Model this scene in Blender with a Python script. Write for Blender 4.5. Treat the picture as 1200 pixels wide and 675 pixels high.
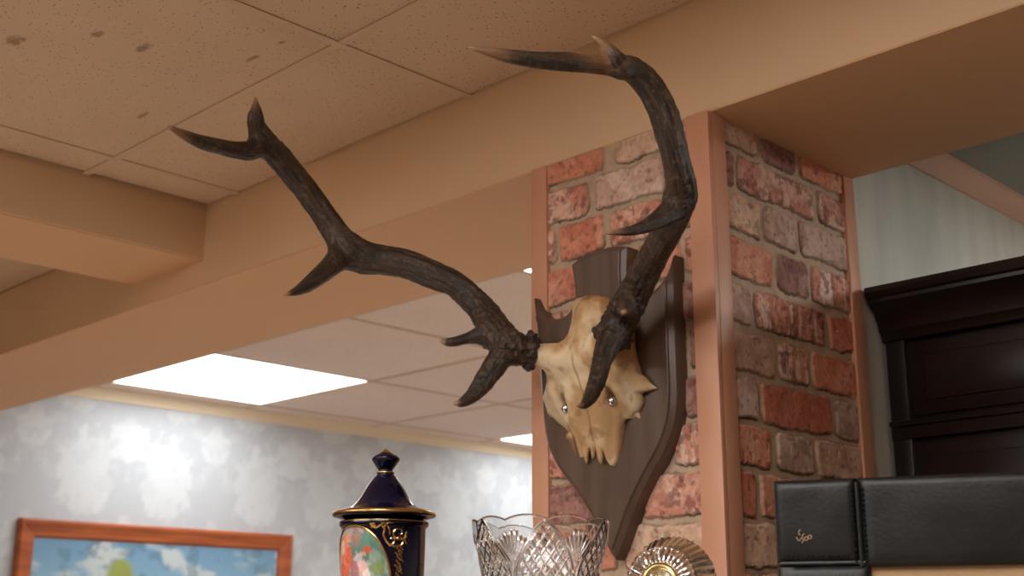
import bpy, bmesh, math, random
import numpy as np
from mathutils import Vector, Matrix

for _o in list(bpy.data.objects):
    bpy.data.objects.remove(_o)
SC = bpy.context.scene
COL = SC.collection
PI = math.pi

# ------------------------------------------------------------------ camera
FPX, PITCH, YAW, ROLL = 1478.74, 0.266759, 0.781349, 0.0010834
EYE = np.array([0, 0, 1.5])
def _cam():
    cy, sy, cp, sp = math.cos(YAW), math.sin(YAW), math.cos(PITCH), math.sin(PITCH)
    F = np.array([-sy*cp, cy*cp, sp]); R = np.array([cy, sy, 0.0]); U = np.cross(R, F)
    c, s = math.cos(ROLL), math.sin(ROLL)
    return c*R+s*U, -s*R+c*U, F
CR, CU, CF = _cam()
def ray(px, py): return (px-600)/FPX*CR-(py-337.5)/FPX*CU+CF
def hit(px, py, ax, v):
    d = ray(px, py); return EYE+(v-EYE[ax])/d[ax]*d
cd = bpy.data.cameras.new('camera'); co = bpy.data.objects.new('camera', cd); COL.objects.link(co)
M = Matrix(((CR[0], CU[0], -CF[0], EYE[0]), (CR[1], CU[1], -CF[1], EYE[1]), (CR[2], CU[2], -CF[2], EYE[2]), (0, 0, 0, 1)))
co.matrix_world = M
cd.sensor_width = 36; cd.lens = FPX*36/1200; cd.clip_start = .05
cd.dof.use_dof = True; cd.dof.focus_distance = 2.1; cd.dof.aperture_fstop = 5.6
SC.camera = co
# ------------------------------------------------------------------ light, exposure
SC.view_settings.view_transform = 'Standard'
try: SC.view_settings.look = 'None'
except Exception: pass
SC.view_settings.gamma = 1; SC.view_settings.use_curve_mapping = False
SC.view_settings.exposure = 0.0
w = bpy.data.worlds.new('world'); SC.world = w; w.use_nodes = True
w.node_tree.nodes['Background'].inputs[0].default_value = (1, .9, .8, 1)
w.node_tree.nodes['Background'].inputs[1].default_value = .05
PANEL_BACK = 6.6      # emission of the ceiling panels in the room behind the beam
PANEL_FRONT = 15     # and of those in the room the camera stands in

# ------------------------------------------------------------------ helpers
def L(c):
    c = np.asarray(c, float)/255
    return np.where(c <= .04045, c/12.92, ((c+.055)/1.055)**2.4)
def prop(o, label=None, cat=None, group=None, kind=None):
    for k, v in (('label', label), ('category', cat), ('group', group), ('kind', kind)):
        if v: o[k] = v
    return o
def mesh(name, V, Fc, mat=None, parent=None, smooth=True, col=None, attrs=None, sharp=None):
    me = bpy.data.meshes.new(name)
    me.from_pydata([tuple(map(float, v)) for v in V], [], [tuple(map(int, f)) for f in Fc])
    if smooth: me.polygons.foreach_set('use_smooth', [True]*len(me.polygons))
    if col is not None:
        a = me.color_attributes.new('Col', 'FLOAT_COLOR', 'POINT')
        c = np.ones((len(V), 4), np.float32); c[:, :3] = col; a.data.foreach_set('color', c.ravel())
    for k, v in (attrs or {}).items():
        v = np.asarray(v, np.float32)
        if v.ndim == 1: me.attributes.new(k, 'FLOAT', 'POINT').data.foreach_set('value', v)
        else: me.attributes.new(k, 'FLOAT_VECTOR', 'POINT').data.foreach_set('vector', v.ravel())
    me.update()
    if smooth and sharp: me.set_sharp_from_angle(angle=math.radians(sharp))
    o = bpy.data.objects.new(name, me); COL.objects.link(o)
    if mat: me.materials.append(mat)
    if parent: o.parent = parent
    return o
def empty(name, loc=(0, 0, 0)):
    o = bpy.data.objects.new(name, None); COL.objects.link(o); o.location = loc; o.empty_display_size = .05
    return o
class MB:
    def __init__(s): s.V = []; s.F = []
    def box(s, x0, x1, y0, y1, z0, z1):
        n = len(s.V)
        s.V += [(x0, y0, z0), (x1, y0, z0), (x1, y1, z0), (x0, y1, z0), (x0, y0, z1), (x1, y0, z1), (x1, y1, z1), (x0, y1, z1)]
        s.F += [(n, n+3, n+2, n+1), (n+4, n+5, n+6, n+7), (n, n+1, n+5, n+4), (n+1, n+2, n+6, n+5), (n+2, n+3, n+7, n+6), (n+3, n, n+4, n+7)]
        return s
    def add(s, V, Fc):
        n = len(s.V); s.V += [tuple(v) for v in V]; s.F += [tuple(i+n for i in f) for f in Fc]; return s
    def extrude(s, prof, p0, p1, up=(0, 0, 1), out=None):
        # closed profile of (out, up) swept from p0 to p1
        p0, p1, out, up = map(np.array, (p0, p1, out, up)); n = len(prof)
        V = [p+o*out+u*up for p in (p0, p1) for o, u in prof]
        Fc = [(i, (i+1) % n, n+(i+1) % n, n+i) for i in range(n)]+[tuple(range(n))[::-1], tuple(range(n, 2*n))]
        return s.add(V, Fc)
    def tube(s, P, r, k=10, caps=True):
        P = [np.array(p, float) for p in P]; n = len(P)
        rr = r if hasattr(r, '__len__') else [r]*n
        base = len(s.V); up = None
        for i, p in enumerate(P):
            t = P[min(i+1, n-1)]-P[max(i-1, 0)]; t /= np.linalg.norm(t)+1e-12
            if up is None:
                up = np.cross(t, (0, 0, 1.0));
                if np.linalg.norm(up) < .1: up = np.cross(t, (1.0, 0, 0))
            up = up-t*(up@t); up /= np.linalg.norm(up); b = np.cross(t, up)
            for j in range(k):
                a = 2*PI*j/k; s.V.append(tuple(p+rr[i]*(math.cos(a)*up+math.sin(a)*b)))
        for i in range(n-1):
            for j in range(k):
                a = base+i*k+j; b2 = base+i*k+(j+1) % k; s.F.append((a, b2, b2+k, a+k))
        if caps:
            s.F.append(tuple(base+j for j in range(k))[::-1]); s.F.append(tuple(base+(n-1)*k+j for j in range(k)))
        return s
    def build(s, name, mat, parent=None, smooth=False, bevel=0, sharp=35, col=None):
        o = mesh(name, s.V, s.F, mat, parent, smooth or bevel > 0, col=col)
        bm = bmesh.new(); bm.from_mesh(o.data); bmesh.ops.recalc_face_normals(bm, faces=bm.faces)
        if bevel:
            bmesh.ops.bevel(bm, geom=[e for e in bm.edges if e.calc_face_angle(0) > .6], offset=bevel, segments=2, affect='EDGES', profile=.6)
        bm.to_mesh(o.data); bm.free()
        if smooth or bevel:
            o.data.polygons.foreach_set('use_smooth', [True]*len(o.data.polygons)); o.data.set_sharp_from_angle(angle=math.radians(sharp))
        return o
def struct(o):
    o['kind'] = 'structure'; return o
def lathe(prof, n=64, fn=None, closed=False):
    V = []; m = len(prof)
    for i, (r, z) in enumerate(prof):
        for j in range(n):
            a = 2*PI*j/n; rr, zz = (r, z) if fn is None else fn(i, r, z, a)
            V.append((rr*math.cos(a), rr*math.sin(a), zz))
    Fc = [(i*n+j, i*n+(j+1) % n, (i+1)*n+(j+1) % n, (i+1)*n+j) for i in range(m-1) for j in range(n)]
    if closed: Fc += [((m-1)*n+j, (m-1)*n+(j+1) % n, (j+1) % n, j) for j in range(n)]
    return V, Fc
# numpy value noise
def _h(ix, iy, iz, seed):
    n = (ix.astype(np.int64)*374761393+iy.astype(np.int64)*668265263+iz.astype(np.int64)*2147483647+seed*1274126177) & 0xffffffff
    n = ((n ^ (n >> 13))*1274126177) & 0xffffffff
    n = ((n ^ (n >> 16))*2246822519) & 0xffffffff
    return ((n ^ (n >> 15)) & 0xffff)/65535.0
def vnoise(x, y, z=0.0, seed=1):
    x = np.asarray(x, float); y = np.asarray(y, float)+0*x; z = np.asarray(z, float)+0*x
    ix, iy, iz = np.floor(x), np.floor(y), np.floor(z); fx, fy, fz = x-ix, y-iy, z-iz
    fx, fy, fz = [f*f*(3-2*f) for f in (fx, fy, fz)]
    r = 0
    for dx in (0, 1):
        for dy in (0, 1):
            for dz in (0, 1):
                r = r+_h(ix+dx, iy+dy, iz+dz, seed)*(fx if dx else 1-fx)*(fy if dy else 1-fy)*(fz if dz else 1-fz)
    return r
def fbm(x, y, z=0.0, seed=1, oct=4):
    r = 0; a = .5; t = 0
    for i in range(oct):
        r = r+a*vnoise(np.asarray(x)*2**i, np.asarray(y)*2**i, np.asarray(z)*2**i, seed+i*7); t += a; a *= .5
    return r/t
def sst(a, b, x):
    t = np.clip((x-a)/(b-a), 0, 1); return t*t*(3-2*t)

# ------------------------------------------------------------------ materials
def mat(name, color=(200, 200, 200), rough=.6, metal=0, spec=.5, bump=None, vcol=False, var=None, coat=0, trans=0, ior=1.5, emit=None):
    m = bpy.data.materials.new(name); m.use_nodes = True; nt = m.node_tree; b = nt.nodes['Principled BSDF']
    c = (*L(color), 1); b.inputs['Base Color'].default_value = c
    b.inputs['Roughness'].default_value = rough; b.inputs['Metallic'].default_value = metal
    b.inputs['Specular IOR Level'].default_value = spec; b.inputs['Coat Weight'].default_value = coat; b.inputs['Coat Roughness'].default_value = .08
    b.inputs['Transmission Weight'].default_value = trans; b.inputs['IOR'].default_value = ior
    tc = nt.nodes.new('ShaderNodeTexCoord')
    if vcol:
        a = nt.nodes.new('ShaderNodeAttribute'); a.attribute_name = 'Col'; nt.links.new(a.outputs['Color'], b.inputs['Base Color'])
    if var:   # (color2, scale(3), detail, lo, hi)
        mp = nt.nodes.new('ShaderNodeMapping'); mp.inputs['Scale'].default_value = var[1]
        nz = nt.nodes.new('ShaderNodeTexNoise'); nz.inputs['Scale'].default_value = 1; nz.inputs['Detail'].default_value = var[2]
        rp = nt.nodes.new('ShaderNodeValToRGB'); rp.color_ramp.elements[0].position = var[3]; rp.color_ramp.elements[1].position = var[4]
        rp.color_ramp.elements[0].color = c; rp.color_ramp.elements[1].color = (*L(var[0]), 1)
        nt.links.new(tc.outputs['Object'], mp.inputs['Vector']); nt.links.new(mp.outputs[0], nz.inputs['Vector']); nt.links.new(nz.outputs['Fac'], rp.inputs[0])
        nt.links.new(rp.outputs[0], b.inputs['Base Color'])
    if bump:  # (scale(3), strength, distance, detail)
        mp = nt.nodes.new('ShaderNodeMapping'); mp.inputs['Scale'].default_value = bump[0]
        nz = nt.nodes.new('ShaderNodeTexNoise'); nz.inputs['Scale'].default_value = 1; nz.inputs['Detail'].default_value = bump[3]
        bp = nt.nodes.new('ShaderNodeBump'); bp.inputs['Strength'].default_value = bump[1]; bp.inputs['Distance'].default_value = bump[2]
        nt.links.new(tc.outputs['Object'], mp.inputs['Vector']); nt.links.new(mp.outputs[0], nz.inputs['Vector']); nt.links.new(nz.outputs['Fac'], bp.inputs['Height']); nt.links.new(bp.outputs[0], b.inputs['Normal'])
    if emit:
        b.inputs['Emission Color'].default_value = (*emit[0], 1); b.inputs['Emission Strength'].default_value = emit[1]
    return m
m_beam = mat('cream_paint', (226, 193, 156), .55, bump=((3, 3, 3), .3, .004, 3), var=((218, 184, 146), (2.2, 2.2, 2.2), 4, .35, .75))
m_under_glow = mat('cream_underside_glow', (222, 174, 130), .6, bump=((3, 3, 3), .3, .004, 3))  # orange glow on the beam undersides, put into the colour
m_peach = mat('peach_gloss_paint', (208, 152, 122), .42, bump=((30, 30, 5), .15, .002, 3), var=((201, 143, 113), (9, 9, 4), 3, .4, .8))
m_grid = mat('grid_paint', (208, 178, 148), .7)
m_void = mat('roof_void', (40, 32, 26), .9)
m_floor = mat('pale_floor', (212, 198, 184), .95, var=((196, 182, 168), (3, 30, 30), 4, .3, .7))
m_plain = mat('plain_wall_paint', (150, 126, 104), .8)
m_cornice = mat('cornice_paint', (232, 212, 184), .5)
m_wallpap = mat('damask_wallpaper', vcol=True, rough=.6)
m_brick = mat('brick', vcol=True, rough=.75, spec=.3, bump=((420, 420, 420), .35, .0015, 4))

def tile_mat(name, c1, c2, spots):
    m = mat(name, c1, .9, spec=.2); nt = m.node_tree; b = nt.nodes['Principled BSDF']
    N = nt.nodes.new; K = nt.links.new
    geo = N('ShaderNodeNewGeometry')
    n1 = N('ShaderNodeTexNoise'); n1.inputs['Scale'].default_value = 5; n1.inputs['Detail'].default_value = 5
    K(geo.outputs['Position'], n1.inputs['Vector'])
    mx = N('ShaderNodeMix'); mx.data_type = 'RGBA'; mx.inputs[6].default_value = (*L(c1), 1); mx.inputs[7].default_value = (*L(c2), 1)
    K(n1.outputs['Fac'], mx.inputs[0]); cur = mx.outputs[2]
    # pinholes: two sizes of cell points
    hsum = None
    for sc, th in ((95, .16), (38, .085)):
        v = N('ShaderNodeTexVoronoi'); v.inputs['Scale'].default_value = sc; v.inputs['Randomness'].default_value = 1
        K(geo.outputs['Position'], v.inputs['Vector'])
        lt = N('ShaderNodeMath'); lt.operation = 'LESS_THAN'; lt.inputs[1].default_value = th; K(v.outputs['Distance'], lt.inputs[0])
        rn = N('ShaderNodeSeparateColor'); K(v.outputs['Color'], rn.inputs[0])
        gt = N('ShaderNodeMath'); gt.operation = 'GREATER_THAN'; gt.inputs[1].default_value = .35; K(rn.outputs[0], gt.inputs[0])
        mu = N('ShaderNodeMath'); mu.operation = 'MULTIPLY'; K(lt.outputs[0], mu.inputs[0]); K(gt.outputs[0], mu.inputs[1])
        if hsum is None: hsum = mu
        else:
            ad = N('ShaderNodeMath'); ad.operation = 'MAXIMUM'; K(hsum.outputs[0], ad.inputs[0]); K(mu.outputs[0], ad.inputs[1]); hsum = ad
    m2 = N('ShaderNodeMix'); m2.data_type = 'RGBA'; K(cur, m2.inputs[6]); m2.inputs[7].default_value = (*L((112, 76, 52)), 1)
    f = N('ShaderNodeMath'); f.operation = 'MULTIPLY'; f.inputs[1].default_value = .95; K(hsum.outputs[0], f.inputs[0]); K(f.outputs[0], m2.inputs[0]); cur = m2.outputs[2]
    # water stains with a ragged outline
    nz = N('ShaderNodeTexNoise'); nz.inputs['Scale'].default_value = 60; nz.inputs['Detail'].default_value = 3; K(geo.outputs['Position'], nz.inputs['Vector'])
    for (x, y, z, rx, ry, ang) in spots:
        sb = N('ShaderNodeVectorMath'); sb.operation = 'SUBTRACT'; sb.inputs[1].default_value = (x, y, z); K(geo.outputs['Position'], sb.inputs[0])
        mp = N('ShaderNodeMapping'); mp.inputs['Rotation'].default_value = (0, 0, ang); mp.inputs['Scale'].default_value = (1/rx, 1/ry, 0); K(sb.outputs[0], mp.inputs['Vector'])
        ln = N('ShaderNodeVectorMath'); ln.operation = 'LENGTH'; K(mp.outputs[0], ln.inputs[0])
        ad = N('ShaderNodeMath'); ad.operation = 'MULTIPLY_ADD'; ad.inputs[1].default_value = 2.2; K(nz.outputs['Fac'], ad.inputs[0]); K(ln.outputs['Value'], ad.inputs[2])
        mr = N('ShaderNodeMapRange'); mr.inputs['From Min'].default_value = 1.75; mr.inputs['From Max'].default_value = 2.3; mr.inputs['To Min'].default_value = .55; mr.inputs['To Max'].default_value = 0
        K(ad.outputs[0], mr.inputs['Value'])
        m3 = N('ShaderNodeMix'); m3.data_type = 'RGBA'; K(mr.outputs[0], m3.inputs[0]); K(cur, m3.inputs[6]); m3.inputs[7].default_value = (*L((112, 72, 48)), 1); cur = m3.outputs[2]
    K(cur, b.inputs['Base Color'])
    bp = N('ShaderNodeBump'); bp.invert = True; bp.inputs['Strength'].default_value = .4; bp.inputs['Distance'].default_value = .003; K(hsum.outputs[0], bp.inputs['Height']); K(bp.outputs[0], b.inputs['Normal'])
    return m
ZC = 2.733; ZB = 2.485; YF = 1.9; YK = 2.435; XP = -1.349; XL = -1.803
sp = []
for (px, py, rx, ry, an) in ((18, 48, .028, .016, .3), (168, 56, .026, .012, .5), (295, 69, .022, .007, -.2), (168, 135, .026, .007, -.1), (113, 40, .016, .012, 0), (330, 50, .012, .006, 0), (400, 52, .010, .008, 0)):
    p = hit(px, py, 2, ZC); sp.append((p[0], p[1], p[2], rx, ry, PI/4+an))
m_tile = tile_mat('ceiling_tile_front', (218, 190, 162), (206, 176, 146), sp)
m_tile2 = tile_mat('ceiling_tile_back', (240, 220, 208), (232, 211, 198), [])
m_light = mat('light_diffuser', (255, 255, 255), .5, emit=((.95, .985, 1), PANEL_BACK))
m_light2 = mat('light_diffuser_front', (255, 255, 255), .5, emit=((1, .97, .93), PANEL_FRONT))
m_wood_dark = mat('dark_stained_oak', (66, 48, 38), .42, spec=.5, bump=((40, 40, 4), .3, .002, 5), var=((48, 33, 26), (30, 30, 3), 6, .3, .7))
m_mahog = mat('dark_mahogany', (30, 15, 12), .32, bump=((6, 40, 40), .2, .002, 4), var=((20, 9, 8), (3, 22, 22), 6, .3, .7))
m_chrome = mat('chrome', (225, 225, 228), .12, metal=1)
m_gold = mat('gilt', (222, 182, 112), .22, metal=1)
m_brass = mat('brass', (218, 196, 142), .2, metal=1)

# ------------------------------------------------------------------ the room
def plane_box(name, x0, x1, y0, y1, z0, z1, m, bevel=0):
    return struct(MB().box(x0, x1, y0, y1, z0, z1).build(name, m, bevel=bevel))
X0, X1, Y0, Y1 = -6.118, 2.2, -2.9, 8.0
plane_box('floor', X0-.1, X1+.1, Y0-.1, Y1+.1, -.1, 0, m_floor)
plane_box('wall_right', X1, X1+.1, Y0, Y1, 0, 2.9, m_plain)
plane_box('wall_rear', X0, X1, Y0-.1, Y0, 0, 2.9, m_plain)
plane_box('wall_far', X0, X1, Y1, Y1+.1, 0, 2.9, m_plain)
plane_box('ceiling_void', X0-.1, X1+.1, Y0-.1, Y1+.1, 2.86, 2.95, m_void)
# main beam: from the left wall to the right wall, resting on the brick pillar
bm_ = plane_box('beam', X0, X1, YF, YK, ZB+.003, 2.86, m_beam, .003)
MB().box(X0, X1, YF+.0005, YK, ZB, ZB+.003).build('soffit_glow', m_under_glow, bm_)  # thin slab added to carry the painted underside glow
# side beam joining the main beam from the left
b = MB(); b.box(-3.575, -3.172, Y0, YF+.002, 2.566, 2.86); bs_ = struct(b.build('beam_side', m_beam, bevel=.006)); MB().box(-3.570, -3.177, Y0, YF, 2.563, 2.567).build('soffit_glow', m_under_glow, bs_)  # same painted glow under the side beam
# tiled ceilings: tiles as slabs with a small gap, lay-in grid below the joints
def cuts(a, b, off, pitch, lights=()):
    k = math.ceil((a-off)/pitch); r = [a]
    while off+k*pitch < b-1e-6:
        if off+k*pitch > a+1e-6: r.append(off+k*pitch)
        k += 1
    return r+[b]
LIGHTS_B = [(-4.94, 3.05), (-2.98, 3.05), (-4.94, 5.83)]
def tiled(name, x0, x1, y0, y1, ox, oy, px, py, m, holes, gapx0=0):
    xs = cuts(x0, x1, ox, px); ys = cuts(y0, y1, oy, py); b = MB()
    for i in range(len(xs)-1):
        for j in range(len(ys)-1):
            cx, cy = (xs[i]+xs[i+1])/2, (ys[j]+ys[j+1])/2
            if any(hx0 < cx < hx1 and hy0 < cy < hy1 for hx0, hx1, hy0, hy1 in holes): continue
            g = .002
            b.box(xs[i]+g+(gapx0 if i == 0 else 0), xs[i+1]-g, ys[j]+g, ys[j+1]-g-(.004 if ys[j+1] == YF else 0), ZC, ZC+.016)
    o = struct(b.build(name, m, bevel=.0025))
    t = MB()
    for x in xs[1:-1]: t.box(x-.0115, x+.0115, y0, y1, ZC-.0035, ZC-.0005)
    for y in ys[1:-1]: t.box(x0, x1, y-.0115, y+.0115, ZC-.003, ZC-.0006)
    return o, t, xs, ys
FX = [(-1.06-.97*k) for k in range(-3, 6)]
front_lights = [(-1.06, -.44), (-3.0+.0, -1.41), (.88, -.44), (-1.06, -2.38), (.88, 1.5-.97+.0-.0), (-4.94, -.44)]
front_lights = [(-2.03, -1.41), (-.09, -1.41), (-.09, .53), (-5.91+.97, -.44)]
PX, PY = .977, .925
def cell_holes(ls, px, py): return [(x, x+px, y, y+py) for x, y in ls]
# front ceiling right of the side beam and left of it
hf = [(-3.007, -2.03, -1.458, -.468), (-2.03, -1.053, -1.458, -.468), (-1.053, -.076, -.468, .522)]
o, t, _, _ = tiled('ceiling', -3.172, X1, Y0, YF, -2.03, 1.512, PX, .99, m_tile, hf, gapx0=.013)
struct(t.build('trim_1', m_grid))
o, t, _, _ = tiled('ceiling_left', X0, -3.575, Y0, YF, -2.03, 1.512, PX, .99, m_tile, [])
struct(t.build('trim_2', m_grid))
hb = [(-5.935, -4.93, 3.035, 3.975), (-2.995, -2.01, 3.035, 3.975), (-5.94, -4.94, 5.81, 6.74), (-2.99, -2.01, 5.82, 6.75), (-2.99, -2.01, 4.89, 5.81), (-3.965, -2.995, 5.82, 6.75)]
o, t, _, _ = tiled('ceiling_back', X0, -1.46, YK, Y1, -4.945, 3.05, PX, .925, m_tile2, hb)
struct(t.build('trim_3', m_grid))
def ceiling_light(x0, x1, y0, y1, m, label):
    r = empty('ceiling_light', ((x0+x1)/2, (y0+y1)/2, ZC+.03)); prop(r, label, 'ceiling light', 'square ceiling light panels')
    fr = MB(); w_ = .008; X, Y = (x1-x0)/2-.003, (y1-y0)/2-.003
    for (a, b_, c, d) in ((-X, X, -Y, -Y+w_), (-X, X, Y-w_, Y), (-X, -X+w_, -Y+w_, Y-w_), (X-w_, X, -Y+w_, Y-w_)): fr.box(a, b_, c, d, -.032, .03)
    fr.build('frame', m_lframe, r)
    MB().box(-X+w_, X-w_, -Y+w_, Y-w_, -.026, -.018).build('diffuser', m, r)
    MB().box(-X, X, -Y, Y, .03, .045).build('housing', m_lframe, r)
m_lframe = mat('light_frame_white', (238, 236, 230), .4)
ceiling_light(*hb[0], m_light, 'large bright square ceiling light panel above the framed landscape painting')
ceiling_light(*hb[1], m_light, 'sliver of bright light panel beside the pillar just under the beam')
ceiling_light(*hb[3], m_light, 'added unseen ceiling light panel deep in the room behind the pillar')  # this and the next two are unseen panels added to brighten the back room
ceiling_light(*hb[4], m_light, 'added unseen ceiling light panel behind the pillar, second from the beam')
ceiling_light(*hb[5], m_light, 'added unseen ceiling light panel behind the pillar, nearer the damask wall')
ceiling_light(*hb[2], m_light, 'small far bright light panel low beside the left edge of the pillar')
for h_, lb in zip(hf, ('warm square light panel farthest left in the speckled ceiling of the near room', 'warm square light panel in the middle of the speckled ceiling', 'warm square light panel in the speckled ceiling nearest the beam')):
    ceiling_light(*h_, m_light2, lb)
def alcove_fill_light():  # unseen light added to brighten the alcove wall
    r = empty('alcove_fill_light', (.3, 3.7, 2.655)); prop(r, 'added unseen square light under the alcove ceiling, brightening the grey wall', 'ceiling light')
    MB().box(-.3, .3, -.3, .3, -.025, .0).build('housing', m_lframe, r, bevel=.003)
    MB().box(-.28, .28, -.28, .28, -.030, -.025).build('diffuser', mat('alcove_fill_diffuser', (255, 255, 255), .5, emit=((1, .98, .93), 68)), r)
alcove_fill_light()
# left wall: damask paper (far room) as a fine grid carrying its printed pattern
def damask(u, v):
    P_ = 1.05; u = u/P_; v = v/P_
    def g(x, y, fx, fy, seed, oc):      # mirrored in x, periodic in y
        a = np.abs((x % 1)-.5)*2; b_ = y % 1; k = sst(0, 1, b_)
        q = (fbm(a*fx, b_*fy, 0, seed, oc)-.5)*(1-k)+(fbm(a*fx, (b_-1)*fy+50, 0, seed, oc)-.5)*0+(fbm(a*fx, (b_-1)*fy, 0, seed, oc)-.5)*k
        return q/np.sqrt(k*k+(1-k)**2)
    def G(fx, fy, seed, oc): return (g(u, v, fx, fy, seed, oc)+g(u+.5, v+.5, fx, fy, seed, oc))*.75
    n1, n2, n3 = G(3.6, 6.2, 5, 4), G(8, 13, 9, 4), G(20, 30, 4, 2)
    A = sst(-.02, .05, n1+.25*n2+.12*n3); B = sst(.03, .07, n2+.4*n1+.2*n3); C_ = sst(.025, 0, np.abs(n1+.1*n2+.1*n3))
    return np.clip(.50*A+.28*B+.30*C_, 0, 1)
ys = np.arange(YK-.6, Y1, .016); zs = np.arange(1.2, 2.745, .016)
YY, ZZ = np.meshgrid(ys, zs, indexing='ij')
p_ = damask(YY-.15, ZZ+.12)
c0, c1 = L((190, 193, 198)), L((214, 217, 219))
colw = c0+(c1-c0)*p_[..., None]*.85
blot = fbm(YY*2.2, ZZ*2.2, 0, 31, 3)[..., None]; colw = colw*(.94+.1*blot)
ny, nz = YY.shape
Vw = np.stack([np.full(YY.shape, X0), YY, ZZ], -1).reshape(-1, 3)
idx = np.arange(ny*nz).reshape(ny, nz)
Fw = np.stack([idx[:-1, :-1], idx[1:, :-1], idx[1:, 1:], idx[:-1, 1:]], -1).reshape(-1, 4)
wl = struct(MB().box(X0-.1, X0-.002, Y0, Y1, 0, 2.9).build('wall_left', m_plain))
wp = mesh('wallpaper', Vw, Fw, m_wallpap, wl, smooth=False, col=colw.reshape(-1, 3))
cp = [(0, 2.733), (.05, 2.733), (.048, 2.722), (.03, 2.715), (.014, 2.69), (.012, 2.672), (0, 2.672)]
struct(MB().extrude(cp, (X0, YK, 0), (X0, Y1, 0), out=(1, 0, 0)).build('trim_4', m_cornice, smooth=True))
# partition behind the pillar, with grey streaked paper on its alcove side
m_streak = mat('grey_streaked_wallpaper', (206, 206, 198), .7, var=((190, 190, 183), (16, 16, 2.2), 7, .4, .75))
m_grey_ceiling = mat('grey_ceiling_paint', (132, 130, 124), .85, bump=((14, 14, 14), .3, .003, 4))
m_pink_trim = mat('pink_cove_paint', (200, 160, 140), .6)
plane_box('wall_middle', -1.46, XP-.006, YK, Y1, 0, 2.85, m_streak)
plane_box('ceiling_alcove', XP-.006, X1, YK, Y1, 2.655, 2.70, m_grey_ceiling)
struct(MB().extrude([(0, 2.655), (.05, 2.655), (.046, 2.645), (.03, 2.64), (.012, 2.622), (.006, 2.607), (0, 2.607)], (XP-.006, YK, 0), (XP-.006, Y1, 0), out=(1, 0, 0)).build('trim_5', m_pink_trim, smooth=True))
plane_box('wall_alcove', XP, X1, 5.2, 5.3, 0, 2.7, m_streak)

# ------------------------------------------------------------------ brick pillar
KIND = {'o': ((204, 122, 92), (190, 100, 74), (218, 160, 134)), 'p': ((206, 146, 122), (186, 114, 94), (222, 182, 160)), 'w': ((212, 184, 172), (196, 160, 146), (226, 206, 196)),
        't': ((204, 170, 142), (184, 142, 116), (218, 190, 164)), 'd': ((140, 92, 84), (112, 68, 66), (176, 138, 124)), 'r': ((196, 104, 76), (180, 86, 62), (204, 120, 94)),
        'm': ((204, 136, 108), (180, 102, 80), (228, 206, 192)), 'g': ((188, 162, 144), (160, 128, 114), (206, 188, 174))}
ROWZ = [(2.44, 2.52), (2.352, 2.420), (2.264, 2.334), (2.170, 2.242), (2.078, 2.148), (1.984, 2.056), (1.892, 1.965), (1.804, 1.874), (1.711, 1.785), (1.619, 1.693)]
while ROWZ[-1][0] > 1.2: ROWZ.append((ROWZ[-1][0]-.092, ROWZ[-1][1]-.092))
SIDE = ['1.92 2.062 t,2.092 2.206 d,2.234 2.40 o', '1.92 1.978 d,1.999 2.268 p,2.297 2.40 p', '1.92 2.062 t,2.082 2.198 g,2.216 2.40 g', '1.92 2.095 o,2.120 2.229 d,2.252 2.40 m',
        '1.92 2.017 g,2.036 2.284 m,2.306 2.40 r', '1.92 2.090 t,2.110 2.211 m,2.232 2.40 o', '1.92 2.022 w,2.041 2.286 r,2.309 2.40 g', '1.92 2.056 o,2.086 2.206 g,2.229 2.40 t',
        '1.92 2.000 r,2.022 2.165 o,2.19 2.40 p', '1.92 2.062 t,2.085 2.25 p,2.27 2.40 t']
FRONT = ['-1.79 -1.615 o,-1.575 -1.44 t,-1.42 -1.37 p', '-1.79 -1.660 p,-1.631 -1.459 w,-1.438 -1.37 d', '-1.79 -1.752 p,-1.736 -1.616 o,-1.594 -1.447 p,-1.428 -1.37 p',
         '-1.79 -1.690 o,-1.674 -1.546 p,-1.524 -1.424 o,-1.408 -1.37 p', '-1.79 -1.66 p,-1.64 -1.50 t,-1.48 -1.37 d', '-1.79 -1.70 p,-1.68 -1.54 o,-1.52 -1.418 p,-1.402 -1.37 d',
         '-1.79 -1.64 t,-1.62 -1.44 m,-1.42 -1.37 d', '-1.79 -1.668 p,-1.64 -1.468 o,-1.446 -1.37 m', '-1.79 -1.664 d,-1.64 -1.545 p,-1.524 -1.389 p', '-1.79 -1.757 p,-1.738 -1.601 o,-1.575 -1.386 t']
KIND = {k: tuple(tuple(q*.72+w_*.28 for q, w_ in zip(c, (222, 184, 164))) for c in v) for k, v in KIND.items()}
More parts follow.
